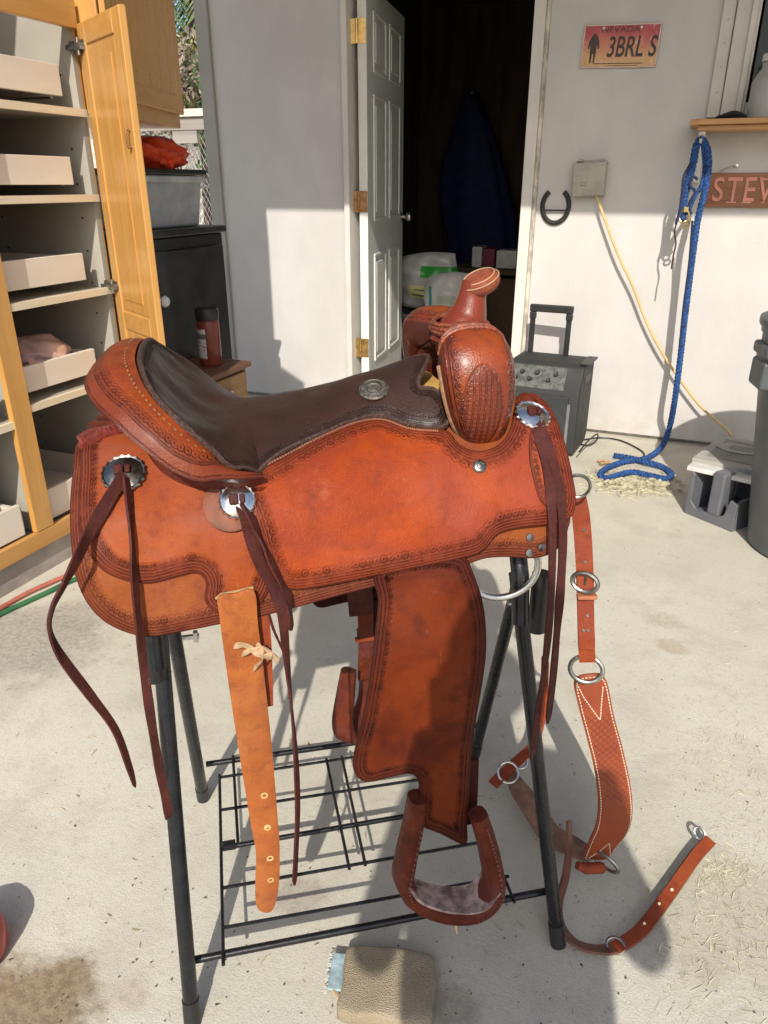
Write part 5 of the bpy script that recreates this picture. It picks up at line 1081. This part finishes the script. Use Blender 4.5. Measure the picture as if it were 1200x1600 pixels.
bag('feed_bag', 'smaller white feed bag with faint print leaning in front of the green banded one', [PY(668, 515, YB-.22), PY(748, 515, YB-.22), PY(745, 430, YB-.2), PY(672, 432, YB-.2)], b2, .10, bagmat('feed_print_grey', [(-.10, .09, .04, .05, (.25, .27, .27)), (-.10, .09, .065, .08, (.32, .35, .33)), (-.08, .05, .10, .15, (.30, .33, .27)), (.07, .14, .02, .2, (.02, .2, .05)), (-.14, -.12, -.2, .2, (.02, .2, .17))]))
tb = PY(662, 545, YB-.03); tub = thing('feed_tub', 'dark round tub on the shed floor holding the feed bags', 'tub', (tb[0], YB, .03))
m = MB(); m.lathe([(.20, 0), (.21, .01), (.245, .33), (.26, .34), (.26, .36), (.24, .36), (.235, .33), (.19, .03), (.001, .02)], (tb[0]+.05, YB+.03, .027), UP, 36); m.build('tub_body', plain('tub_grey', (.10, .10, .10), .6), tub, True, angle=35)
# table with boxes on the right
tx = PY(765, 418, 5.3); tbl = thing('work_table', 'dark wooden table inside the shed beyond the saddle horn', 'table', (tx[0]+.05, 5.35, .03))
m = MB(); m.box((tx[0]+.10, 5.45, tx[2]-.02), (.75, .5, .035)); m.build('table_top', M_osb, tbl, bevel=.003)
for dx in (-.24, .44):
    for dy in (.23, .67):
        m = MB(); m.box((tx[0]+dx, 5.0+dy, (tx[2]-.01)/2), (.05, .05, tx[2]-.07)); m.build('leg', M_osb, tbl)
m = MB(); m.box((tx[0]+.10, 5.215, tx[2]*.5), (.62, .015, tx[2]-.12)); m.build('front_board', M_osb, tbl)
for (px0, px1, pyt, cc, nm, lb) in ((736, 752, 384, (.55, .55, .54), 'white_box', 'white box at the left end of the table in the shed'), (753, 772, 386, (.20, .03, .07), 'maroon_box', 'maroon box between two white ones on the shed table'), (774, 806, 388, (.58, .58, .56), 'white_carton', 'wide white carton on the right of the shed table')):
    q0, q1, q2 = PY(px0, 416, 5.28), PY(px1, 416, 5.28), PY(px0, pyt, 5.28); m = MB(); m.box(((q0[0]+q1[0])/2, 5.36, tx[2]-.001+(q2[2]-q0[2])/2), (q1[0]-q0[0]-.004, .15, q2[2]-q0[2])); tag(m.build(nm, plain(nm, cc, .6), None, bevel=.004), lb, 'box', 'boxes on the shed table')
# blue coat
ct = PY(735, 150, 6.2); coat = thing('blue_coat', 'long dark blue coat hanging on the back wall of the shed', 'coat', (ct[0], 6.5, .5))
V = []; F = []; nu, nv = 48, 22
prof = [(150, 725, 745), (175, 716, 757), (215, 703, 770), (250, 690, 780), (290, 686, 790), (330, 690, 800), (370, 700, 806), (405, 702, 806), (425, 705, 806)]
pk = np.array(prof, float)
for j in range(nv):
    py = np.interp(j/(nv-1), [0, 1], [150, 425]); l, r = np.interp(py, pk[:, 0], pk[:, 1]), np.interp(py, pk[:, 0], pk[:, 2]); A_, B_ = PY(l, py, 6.35), PY(r, py, 6.35); cc, hw = (A_+B_)/2, (B_-A_)[0]/2
    for i in range(nu):
        t = 2*math.pi*i/nu; fold = 1+.07*math.sin(7*t+j*.1)*min(1, j/6); V.append(cc+np.array((hw*math.cos(t)*fold, .14*math.sin(t)*fold*(.4+.6*j/nv), 0)))
for j in range(nv-1):
    for i in range(nu): F.append((j*nu+i, (j+1)*nu+i, (j+1)*nu+(i+1) % nu, j*nu+(i+1) % nu))
F.append(tuple(range(nu))); m = MB(); m.add(V, F); m.build('coat_body', plain('blue_cloth', (.007, .014, .075), .8, var=.25), coat, True, angle=180)
m = MB(); m.cyl((ct[0]-.01, 6.70, ct[2]+.0), (ct[0]-.01, 6.28, ct[2]+.03), .012); m.build('peg', M_dark_steel, coat, True)

# ------------------------------------------------------------------ things on the left
BX = -1.91; M_blk = plain('black_cabinet', (.014, .014, .015), .38, var=.3, scale=8, bump=.1)
bk = thing('black_cabinet', 'low black cabinet with a white knob between the pantry and the shed', 'cabinet', (BX-.25, 2.6, 0))
m = MB(); m.box((BX-.26, 2.53, .48), (.50, .72, .96)); m.build('carcass', M_blk, bk, bevel=.006)
m = MB(); m.box((BX-.255, 2.53, .976), (.53, .74, .028)); m.build('top_board', M_blk, bk, bevel=.008)
m = MB(); m.box((BX-.004, 2.53, .475), (.018, .68, .88)); dr = m.build('cabinet_door', M_blk, bk, bevel=.005)
kq = PP(256, 471, (BX+.03, 0, 0), (1, 0, 0)); m = MB(); m.lathe([(.010, 0), (.008, .012), (.018, .022), (.022, .032), (.016, .042), (.0005, .045)], (BX+.005, kq[1], kq[2]), (1, 0, 0), 20); m.build('knob', plain('white_ceramic', (.8, .8, .78), .2), dr, True)
tx0 = BX-.19; tote = thing('storage_tote', 'translucent grey storage tote with a black lid on the black cabinet', 'tote', (tx0, 2.62, .991))
V = []
for z, k in ((0, .90), (.175, 1.0)): V += [(tx0+sx*.155*k, 2.60+sy*.215*k, .991+z) for sx, sy in ((-1, -1), (1, -1), (1, 1), (-1, 1))]
m = MB(); m.add(V, [(3, 2, 1, 0), (4, 5, 6, 7)]+[(i, (i+1) % 4, 4+(i+1) % 4, 4+i) for i in range(4)]); m.build('tub', plain('cloudy_tote', (.34, .35, .36), .4, var=.15), tote, bevel=.012, seg=3)
m = MB(); m.box((tx0, 2.60, 1.168), (.335, .455, .026)); m.build('rim', plain('tote_rim', (.42, .43, .42), .4), tote, bevel=.008)
m = MB(); m.box((tx0, 2.60, 1.193), (.345, .465, .022)); m.build('lid', M_black, tote, bevel=.009, seg=3)
# orange jacket
def lump(name, c, rad, mat, label, cat, seed, amp=.22, freq=9, n=34, nv=18, flatb=True):
    r_ = np.random.default_rng(seed); ph = r_.uniform(0, 6.3, 9); V = []; F = []
    for j in range(nv):
        a = math.pi*j/(nv-1)
        for i in range(n):
            t = 2*math.pi*i/n; d = np.array((math.sin(a)*math.cos(t), math.sin(a)*math.sin(t), math.cos(a)))
            k = 1+amp*(.5*math.sin(freq*.5*d[0]+ph[0]+2*d[2])*math.sin(freq*.4*d[1]+ph[1])+.35*abs(math.sin(freq*d[0]+freq*.6*d[2]+ph[2]))+.3*math.sin(freq*1.3*d[2]+freq*.8*d[1]+ph[3])+.2*math.sin(freq*2*d[1]+ph[4]))
            q = np.array(rad)*d*k
            if flatb: q[2] = max(q[2], -rad[2]*.75)
            V.append(np.asarray(c)+q)
    for j in range(nv-1):
        for i in range(n): F.append((j*n+i, j*n+(i+1) % n, (j+1)*n+(i+1) % n, (j+1)*n+i))
    mm = MB(); mm.add(V, F); o = mm.build(name, mat, None, True, angle=60); return tag(o, label, cat)
jq = PP(245, 232, (BX-.10, 0, 0), (1, 0, 0)); lump('orange_jacket', (BX-.14, jq[1], 1.252), (.12, .125, .066), plain('orange_cloth', (.62, .055, .012), .55, var=.35, scale=14), 'crumpled orange red jacket on top of the storage tote', 'jacket', 5, .30, 8)
# nightstand
NX = -1.64; nz = .487; M_ns = wood('nightstand_wood', (.23, .135, .055), (.17, .095, .04), .55, 1)
M_nt = wood('nightstand_top', (.17, .085, .05), (.13, .062, .038), .5, 1)
ns = thing('nightstand', 'small brown wooden nightstand with drawers beside the black cabinet', 'nightstand', (NX-.14, 2.42, 0))
m = MB(); m.box((NX-.135, 2.42, nz/2-.01), (.235, .33, nz-.02)); m.build('carcass', M_ns, ns, bevel=.004)
m = MB(); m.box((NX-.128, 2.42, nz-.010), (.265, .36, .022)); m.build('top_board', M_nt, ns, bevel=.005)
for z0, z1 in ((.30, .455), (.13, .285)):
    m = MB(); m.box((NX-.012, 2.42, (z0+z1)/2), (.020, .29, z1-z0)); d_ = m.build('drawer', M_ns, ns, bevel=.005)
    m = MB(); m.lathe([(.006, 0), (.005, .010), (.010, .016), (.011, .022), (.0005, .026)], (NX-.002, 2.42, (z0+z1)/2+.02), (1, 0, 0), 16); m.build('knob', M_steel, d_, True)
# canister
cq_ = np.array((-1.745, 2.475, nz+.003)); can = thing('canister', 'brown plastic canister with a white label on the nightstand', 'canister', cq_)
m = MB(); m.lathe([(.040, 0), (.044, .005), (.044, .165), (.040, .175), (.036, .18)], cq_, UP, 30); m.build('body', plain('brown_plastic', (.17, .035, .02), .35), can, True, angle=40)
m = MB(); m.lathe([(.045, 0), (.046, .01), (.046, .035), (.042, .042), (.001, .042)], cq_+UP*.178, UP, 30); m.build('cap', M_black, can, True, angle=40)
m = MB(); V = []; F = []
fa = math.atan2(-(cq_-CAM)[1], -(cq_-CAM)[0])
for i in range(13):
    t = fa-1.45+1.15*i/12
    for z in (.03, .145): V.append(cq_+np.array((.0446*math.cos(t), .0446*math.sin(t), z)))
for i in range(12): F.append((2*i, 2*i+2, 2*i+3, 2*i+1))
m.add(V, F)
def labelmat():
    n = NT('can_label'); o = n.obj(); sp_ = n.n('ShaderNodeSeparateXYZ'); n.put(sp_.inputs[0], o)
    g = n.math('MULTIPLY', n.step(n.noise(60, 1, n.mapping(o, (1, 1, 2.2))), .52, .56), n.step(n.math('FRACT', n.math('MULTIPLY', sp_.outputs[2], 60)), .3, .4)); big = n.math('MULTIPLY', n.step(sp_.outputs[2], .105, .108), n.step(sp_.outputs[2], .125, .128, 1, 0))
    return n.fin(n.mix(n.math('MAXIMUM', n.math('MULTIPLY', g, .7), n.math('MULTIPLY', big, .85)), (.55, .55, .53), (.06, .06, .07)), .5)
m.build('label', labelmat(), can, True)
# plastic bag in the fourth tray, cloth in the left bay
lump('plastic_bag', (CX-.15, 1.775, .645), (.10, .115, .062), NT('clear_bag').fin((.62, .40, .36), .25, 0, **{'Transmission Weight': .25}), 'clear plastic bag of pink cloths in a pantry tray', 'bag', 11, .22, 9)
lump('grain_sack', (CX-.20, 1.30, .34), (.16, .18, .17), plain('olive_cloth', (.20, .19, .14), .8), 'olive grey cloth bundle on the low left pantry tray', 'bag', 12, .15, 6)
# hoses
for pts, cc, nm, lb in (([(-40, 975), (5, 948), (40, 928), (75, 912), (110, 897), (160, 878), (240, 850)], (.42, .13, .09), 'red_hose', 'thin red hose lying along the pantry base'), ([(-40, 985), (0, 960), (40, 941), (75, 925), (115, 906), (165, 890), (250, 868)], (.03, .13, .05), 'green_hose', 'thin green hose lying beside the red one')):
    m = MB(); m.tube(spline([PZ(a, b, .008) for a, b in pts], 6), .0075, 10); tag(m.build(nm, plain(nm, cc, .5), None, True), lb, 'hose')
# red can at the left edge
rq = np.array((-.928, .494, 0)); rc = thing('red_can', 'red plastic can cut by the left edge of the picture', 'can', rq)
m = MB(); m.lathe([(.045, 0), (.056, .004), (.062, .016), (.063, .04), (.060, .060), (.048, .072), (.028, .080), (.022, .082), (.020, .095), (.0005, .096)], rq, UP, 40); m.build('body', plain('red_plastic', (.42, .018, .014), .3, var=.1), rc, True, angle=50)
m = MB(); m.lathe([(.012, 0), (.012, .002), (.0005, .0025)], rq+np.array((math.cos(-.75)*.067, math.sin(-.75)*.067, .05)), (math.cos(-.75), math.sin(-.75), 0), 16); m.build('label', plain('white_spot', (.8, .78, .75), .4), rc)
# terry sponge on the ground
sq = (PZ(535, 1478, .03)+PZ(690, 1490, .03)+PZ(680, 1602, .03)+PZ(525, 1565, .03))/4
t_ = thing('scrub_sponge', 'tan terry scrub sponge with a blue tag lying in front of the stand', 'sponge', (sq[0], sq[1], 0))
e0 = nrm(PZ(690, 1500, .02)-PZ(535, 1485, .02)); e1 = np.array((-e0[1], e0[0], 0)); V = []; F = []; nu, nv = 30, 16; r_ = np.random.default_rng(3)
for j in range(nv):
    a = -math.pi/2+math.pi*j/(nv-1)
    for i in range(nu*2):
        t = math.pi*i/nu; cx, cy = math.cos(t), math.sin(t); k = (abs(cx)**12+abs(cy)**12)**(-1/12); rr = abs(math.cos(a))**.16
        V.append(np.array((sq[0], sq[1], .0165))+(e0*.072*cx*k+e1*.056*cy*k)*rr*(1+.03*math.sin(5*t+1))+UP*(.0145*np.sign(math.sin(a))*abs(math.sin(a))**.4+.002*math.sin(4*cx+3*cy)*abs(math.cos(a)))+r_.normal(0, .0006, 3)*abs(math.cos(a)))
n2 = nu*2
for j in range(nv-1):
    for i in range(n2): F.append((j*n2+i, j*n2+(i+1) % n2, (j+1)*n2+(i+1) % n2, (j+1)*n2+i))
m = MB(); m.add(V, F)
def terry():
    n = NT('terry_cloth'); o = n.obj(); a = n.vor(560, o); b_ = n.noise(14, 5, o, .6)
    c = n.mix(n.step(b_, .3, .7), (.40, .33, .225), (.50, .42, .30)); c = n.mix(n.step(a, .2, .6, 0, .5), c, (.26, .20, .13))
    return n.fin(c, .95, 0, n.bump(a, .7, .003), .1)
m.build('sponge_body', terry(), t_, True, angle=180)
q = np.array((sq[0], sq[1], .020))-e0*.080+e1*.012; m = MB(); m.box(q, (.026, .060, .005), ax=(e0, e1, UP)); m.build('blue_tag', plain('blue_tag', (.30, .40, .43), .7, var=.3, scale=60), t_, bevel=.002)
m = MB()
for k in range(26):
    a = q-e0*(.012+.003*random.random())+e1*random.uniform(-.034, .034); m.tube([a, a-e0*random.uniform(.002, .007)+e1*random.uniform(-.004, .004)-UP*random.uniform(0, .006)], .0008, 4)
st = m.build('frayed_thread', plain('fray', (.55, .55, .5), .8), t_); st['kind'] = 'stuff'
m = MB(); m.tube(spline([q-e1*.030-e0*.004, q-e1*.040+e0*.012-UP*.008, q-e1*.046+e0*.026-UP*.012, q-e1*.064+e0*.034-UP*.016], 5), .0035, 6); m.build('cord_loop', plain('tan_cord', (.42, .32, .19), .9), t_, True)

# ------------------------------------------------------------------ straw and grass on the slab
def scatter(name, label, n, region, mat, lmin, lmax, r, seed, flatk=.12, clump=None, cat='straw'):
    r_ = np.random.default_rng(seed); V = []; F = []
    for k in range(n):
        if clump is not None: c = clump[r_.integers(len(clump))]; px, py = c[0]+r_.normal(0, c[2]), c[1]+r_.normal(0, c[3])
        else: px, py = r_.uniform(region[0], region[1]), r_.uniform(region[2], region[3])
        if py < 700: continue
        p = PZ(px, py, .0015); an = r_.uniform(0, 6.28); L = r_.uniform(lmin, lmax)*(1.0); d = np.array((math.cos(an), math.sin(an), 0)); s_ = np.array((-d[1], d[0], 0))*r*r_.uniform(.6, 1.4); up_ = UP*r_.uniform(.0, flatk)*L
        b_ = len(V); V += [p-s_, p+s_, p+d*L*.5+up_+s_*.8+s_*r_.normal(0, 2), p+d*L+UP*.001]; F += [(b_, b_+1, b_+2), (b_, b_+2, b_+3)]
    m = MB(); m.add(V, F); o = m.build(name, mat, None); o['kind'] = 'stuff'; return tag(o, label, cat)
M_hay = plain('hay', (.46, .43, .30), .8, var=.3, scale=60); M_straw = plain('straw', (.40, .33, .19), .8, var=.4, scale=60)
scatter('hay', 'pale green hay wisps under the blue rope', 800, None, M_hay, .02, .06, .0006, 1, .3, [(985, 752, 28, 9), (960, 745, 18, 6), (1010, 755, 22, 8), (975, 760, 30, 6)], 'hay')
scatter('grass_clippings', 'dry grass clippings strewn over the concrete on the right', 1500, None, plain('dry_clipping', (.62, .58, .42), .8), .004, .028, .0004, 2, .05, [(1150, 1420, 60, 70), (1120, 1180, 70, 40), (1180, 1300, 40, 60), (1170, 1100, 60, 60), (1100, 1500, 70, 60), (1160, 930, 60, 40), (1130, 1360, 20, 10)], 'grass')
scatter('straw_bits', 'scattered straw bits and grit over the concrete slab', 220, (0, 1200, 760, 1600), M_straw, .004, .022, .0006, 3)
scatter('grit', 'dark grit specks over the concrete slab', 450, (0, 1200, 850, 1600), plain('grit', (.10, .08, .06), .9, var=.5, scale=80), .0015, .0045, .0012, 4, .5, cat='grit')

# ------------------------------------------------------------------ beyond the shed: fence, bushes, palm
M_fw = wood('grey_fence_wood', (.34, .31, .28), (.26, .235, .21), .85, 0, 2)
FY_ = 7.0; fn = thing('yard_fence', 'weathered board and chain link fence behind the shed corner', 'fence', (-5, FY_, -.06))
zt = PY(300, 170, FY_)[2]; z2 = PY(300, 182, FY_)[2]; z3 = PY(300, 203, FY_)[2]; z4 = PY(280, 224, FY_)[2]
m = MB(); m.box((-5.6, FY_, (zt+z2)/2), (6.4, .05, zt-z2)); m.build('top_rail', wood('pale_rail', (.62, .60, .55), (.54, .52, .47), .8, 0, 2), fn)
m = MB(); m.box((-5.6, FY_+.02, (z2+z3)/2-.004), (6.4, .03, z2-z3-.012)); m.build('board', M_fw, fn)
for x0, x1 in ((PY(268, 210, FY_)[0], PY(306, 210, FY_)[0]), (-6.9, -6.4), (-8.3, -7.9)):
    m = MB(); m.box(((x0+x1)/2, FY_+.03, (z3+z4)/2), (x1-x0, .03, z3-z4)); m.build('board', M_fw, fn)
for x in (-3.2, -4.45, -6.0, -7.6):
    m = MB(); m.cyl((x, FY_+.06, -.06), (x, FY_+.06, zt), .03); m.build('post', M_dark_steel, fn, True)
zm = PY(310, 292, FY_)[2]; m = MB(); m.cyl((-8.6, FY_+.07, zm), (-2.6, FY_+.07, zm), .018); m.build('middle_rail', M_dark_steel, fn, True)
m = MB(); zl, zh = -.04, zt-.1
for k in range(130):
    x = -7.2+k*.05
    for s in (1, -1):
        a, b = (x, FY_+.06+.004*s, zl), (x+s*(zh-zl)*.55, FY_+.06+.004*s, zh); m.tube([a, b], .0022, 4, caps=False)
st = m.build('chain_link', M_steel, fn); st['kind'] = 'stuff'
nw = thing('block_wall', 'pale sunlit wall far behind the chain link fence', 'wall', (-9, 13, -.06)); m = MB(); m.box((-9.5, 13, .95), (9, .2, 2.0)); m.build('wall_face', plain('pale_stucco', (.62, .58, .50), .9, bump=.5, bs=40), nw)
def leafball(name, label, c, rad, n, size, mats, seed, trunk=True, cat='bush', blade=False):
    r_ = np.random.default_rng(seed); t = thing(name, label, cat, (c[0], c[1], -.06)); V = []; F = []; ncl = 26
    cl = r_.normal(0, 1, (ncl, 3)); cl /= np.linalg.norm(cl, axis=1)[:, None]; cl = np.array(c)+cl*np.array(rad)*r_.uniform(.3, .95, (ncl, 1))
    for k in range(n):
        p = cl[r_.integers(ncl)]+r_.normal(0, 1, 3)*np.array(rad)*.2; a = nrm(r_.normal(0, 1, 3)); b_ = nrm(np.cross(a, r_.normal(0, 1, 3))); s_ = size*r_.uniform(.6, 1.4); i = len(V)
        V += [p-b_*s_*.25, p+a*s_*.5-b_*s_*.02, p+b_*s_*.25, p-a*s_*.5]; F.append((i, i+1, i+2, i+3))
    m = MB(); m.add(V, F); m.build('crown', mats, t)
    m = MB(); m.tube(spline([(c[0], c[1], -.06), (c[0]+.05, c[1], c[2]*.5), (c[0]-.03, c[1], c[2])], 4), np.linspace(.07, .03, 9), 8); m.build('trunk', plain('bark', (.15, .11, .08), .9) if 'bark' not in bpy.data.materials else bpy.data.materials['bark'], t, True)
q = PY(300, 82, 10.5); leafball('flowering_shrub', 'yellow green bush rising behind the fence', (q[0], 10.5, q[2]-.35), (1.1, .6, .75), 2600, .13, plain('yellow_leaf', (.30, .28, .06), .6, var=.4, scale=3), 21)
q = PY(280, 120, 9.3); leafball('dry_shrub', 'dry grey tan bush in front of the yellow green one', (q[0]-.2, 9.3, q[2]-.2), (.75, .5, .8), 2200, .09, plain('dry_leaf', (.30, .25, .19), .8, var=.4, scale=3), 22)
q = PY(318, 140, 9.0); leafball('green_shrub', 'dark green bush beside the corner of the shed', (q[0]+.35, 9.0, q[2]-.3), (.5, .5, .7), 1600, .11, plain('green_leaf', (.07, .11, .04), .6, var=.4, scale=3), 23)
# palm
pq = PY(300, -60, 11.5); pt_ = thing('palm_tree', 'palm tree with drooping green fronds against the sky', 'palm', (pq[0], 11.5, -.06)); M_palm = plain('palm_leaf', (.075, .115, .035), .55, var=.5, scale=4)
m = MB(); m.tube(spline([(pq[0], 11.5, -.06), (pq[0]+.1, 11.5, 2), (pq[0], 11.5, pq[2])], 6), np.linspace(.22, .16, 13), 12); m.build('trunk', bpy.data.materials['bark'], pt_, True)
r_ = np.random.default_rng(9)
for k in range(22):
    an = 2*math.pi*k/22+r_.uniform(-.15, .15); el = r_.uniform(-.5, 1.0); L = r_.uniform(1.5, 2.1); h_ = np.array((math.cos(an), math.sin(an), 0)); p0 = np.array((pq[0], 11.5, pq[2])); stem = spline([p0, p0+h_*L*.4+UP*(.35*el+.1), p0+h_*L*.75+UP*(.3*el-.25), p0+h_*L+UP*(.1*el-.95)], 8); m = MB(); V = []; F = []
    m.tube(stem, np.linspace(.022, .006, len(stem)), 5)
    for i in range(3, len(stem)):
        t = nrm(stem[i]-stem[i-1]); s_ = nrm(np.cross(t, UP)); 
        for sd in (1, -1):
            for q2 in range(2):
                p = stem[i]-t*.04*q2; tip = p+(s_*sd*.8+t*.55-UP*r_.uniform(.35, .8))*r_.uniform(.4, .6); wv = t*.02; j = len(V); V += [p-wv, p+wv, (p+tip)/2+wv*.9, tip, (p+tip)/2-wv*.9]; F.append((j, j+1, j+2, j+3, j+4))
    m.add(V, F); m.build('frond', M_palm, pt_)

# ------------------------------------------------------------------ the person taking the picture, behind the camera
def CW(x, f, z): return RT*x+FH*f+UP*z
per = thing('person', 'person in a dark jacket and jeans standing with a phone held at chest height', 'person', CW(.06, -.42, 0))
J = {'pel': ((.06, -.42, .86), .185), 'bel': ((.06, -.42, 1.0), .165), 'che': ((.06, -.42, 1.18), .145), 'nk': ((.05, -.42, 1.33), .07), 'nk2': ((.045, -.41, 1.39), .052), 'hd': ((.042, -.40, 1.47), .082), 'ht': ((.042, -.395, 1.565), .068),
     'sl': ((-.085, -.42, 1.27), .065), 'el': ((-.155, -.38, .93), .05), 'wl': ((-.06, -.13, 1.07), .032), 'sr': ((.205, -.42, 1.27), .065), 'er': ((.315, -.38, .92), .05), 'wr': ((.075, -.13, 1.06), .032),
     'hl': ((-.035, -.42, .82), .088), 'kl': ((-.04, -.40, .46), .062), 'al': ((-.045, -.43, .09), .045), 'fl': ((-.05, -.30, .04), .038), 'hr': ((.155, -.42, .82), .088), 'kr': ((.16, -.40, .46), .062), 'ar': ((.165, -.43, .09), .045), 'fr': ((.17, -.30, .04), .038)}
E = [('pel', 'bel'), ('bel', 'che'), ('che', 'nk'), ('nk', 'nk2'), ('nk2', 'hd'), ('hd', 'ht'), ('che', 'sl'), ('sl', 'el'), ('el', 'wl'), ('che', 'sr'), ('sr', 'er'), ('er', 'wr'), ('pel', 'hl'), ('hl', 'kl'), ('kl', 'al'), ('al', 'fl'), ('pel', 'hr'), ('hr', 'kr'), ('kr', 'ar'), ('ar', 'fr')]
for sd, wx in (('l', -1), ('r', 1)):
    w0 = np.array(J['w'+sd][0]); J['p'+sd] = (tuple(w0+np.array((-wx*.012, .05, .015))), .026); E.append(('w'+sd, 'p'+sd))
    for k in range(4):
        a = np.array(J['p'+sd][0])+np.array((wx*.0, .02, -.024+.016*k)); b = a+np.array((-wx*.004, .028, 0)); c = b+np.array((-wx*.022, .010, 0)); 
        for nm, q, rr in (('a', a, .0095), ('b', b, .0085), ('c', c, .0075)): J[f'{sd}{k}{nm}'] = (tuple(q), rr)
        E += [('p'+sd, f'{sd}{k}a'), (f'{sd}{k}a', f'{sd}{k}b'), (f'{sd}{k}b', f'{sd}{k}c')]
    a = np.array(J['p'+sd][0])+np.array((-wx*.02, -.002, .022)); J[sd+'t'] = (tuple(a), .010); J[sd+'t2'] = (tuple(a+np.array((-wx*.012, .028, .008))), .008); E += [('p'+sd, sd+'t'), (sd+'t', sd+'t2')]
ks = list(J); me = bpy.data.meshes.new('body'); base_ = FR[per.name][0]
me.from_pydata([tuple(CW(*J[k][0])-base_) for k in ks], [(ks.index(a), ks.index(b)) for a, b in E], [])
bo_ = bpy.data.objects.new('body', me); col.objects.link(bo_); bo_.parent = per; sk = bo_.modifiers.new('skin', 'SKIN'); sk.use_smooth_shade = True
for i, k in enumerate(ks): me.skin_vertices[0].data[i].radius = (J[k][1], J[k][1]*.85 if k not in ('hd', 'ht') else J[k][1]*1.1); me.skin_vertices[0].data[i].use_root = (k == 'pel')
ss = bo_.modifiers.new('sub', 'SUBSURF'); ss.levels = ss.render_levels = 2
def clothes():
    n = NT('person_colours'); o = n.obj(); sp_ = n.n('ShaderNodeSeparateXYZ'); n.put(sp_.inputs[0], o); z = sp_.outputs[2]
    d = n.n('ShaderNodeVectorMath', operation='DOT_PRODUCT'); n.put(d.inputs[0], o); d.inputs[1].default_value = tuple(FH)
    c = n.mix(n.step(z, .868, .872), (.05, .07, .13), (.045, .05, .06)); c = n.mix(n.step(z, .075, .08, 1, 0), c, (.05, .035, .025))
    skin = n.math('MAXIMUM', n.step(z, 1.352, 1.356), n.math('MULTIPLY', n.step(d.outputs['Value'], .272, .275), n.step(z, .6, .61))); c = n.mix(skin, c, (.50, .30, .21))
    return n.fin(c, .8)
me.materials.append(clothes())
m = MB(); hc_ = CW(.042, -.415, 1.52); V = []; F = []
for j in range(13):
    a = .62*math.pi*j/12
    for i in range(24):
        t = 2*math.pi*i/24; k = 1 if math.sin(t) < .35 else .97; V.append(hc_+(RT*math.cos(t)*.098+FH*math.sin(t)*(.112 if math.sin(t) < 0 else .10))*math.sin(a if math.sin(t) < .3 else min(a, 1.15))*k+UP*math.cos(a if math.sin(t) < .3 else min(a, 1.15))*.115)
for j in range(12):
    for i in range(24): F.append((j*24+i, j*24+(i+1) % 24, (j+1)*24+(i+1) % 24, (j+1)*24+i))
m.add(V, F); m.build('hair', plain('brown_hair', (.06, .035, .02), .6), per, True)
for nm, pts, mt in (('nose', [((.042, -.315, 1.50), .006), ((.042, -.298, 1.475), .012), ((.042, -.312, 1.466), .008)], None), ('mouth', [((.024, -.315, 1.435), .003), ((.042, -.310, 1.433), .005), ((.060, -.315, 1.435), .003)], plain('lips', (.36, .14, .11), .5)), ('ear', [((-.052, -.40, 1.51), .008), ((-.057, -.405, 1.485), .012), ((-.05, -.40, 1.465), .007)], None), ('ear', [((.136, -.40, 1.51), .008), ((.141, -.405, 1.485), .012), ((.134, -.40, 1.465), .007)], None)):
    m = MB(); m.tube([CW(*p) for p, _ in pts], [r for _, r in pts], 8); m.build(nm, mt or plain('skin', (.50, .30, .21), .6), per, True)
for x in (.008, .076):
    m = MB(); m.lathe([(.001, -.012), (.009, -.008), (.012, 0), (.009, .008), (.001, .012)], CW(x, -.322, 1.505), FH, 14); m.build('eye', plain('eye_white', (.7, .68, .65), .2), per, True)
ph_ = thing('phone', 'black phone held in front of the person taking the picture', 'phone', CW(.006, -.035, 1.10)); m = MB(); m.box(CW(.006, -.04, 1.115), (.075, .009, .152), ax=(RT, nrm(FH*math.cos(PITCH)-UP*math.sin(PITCH)), nrm(UP*math.cos(PITCH)+FH*math.sin(PITCH)))); m.build('case', M_black, ph_, bevel=.004)
m = MB(); m.box(CW(.006, -.0455, 1.1175), (.066, .001, .14), ax=(RT, nrm(FH*math.cos(PITCH)-UP*math.sin(PITCH)), nrm(UP*math.cos(PITCH)+FH*math.sin(PITCH)))); m.build('screen', flat('screen_glass', (.03, .03, .035), .1), ph_)
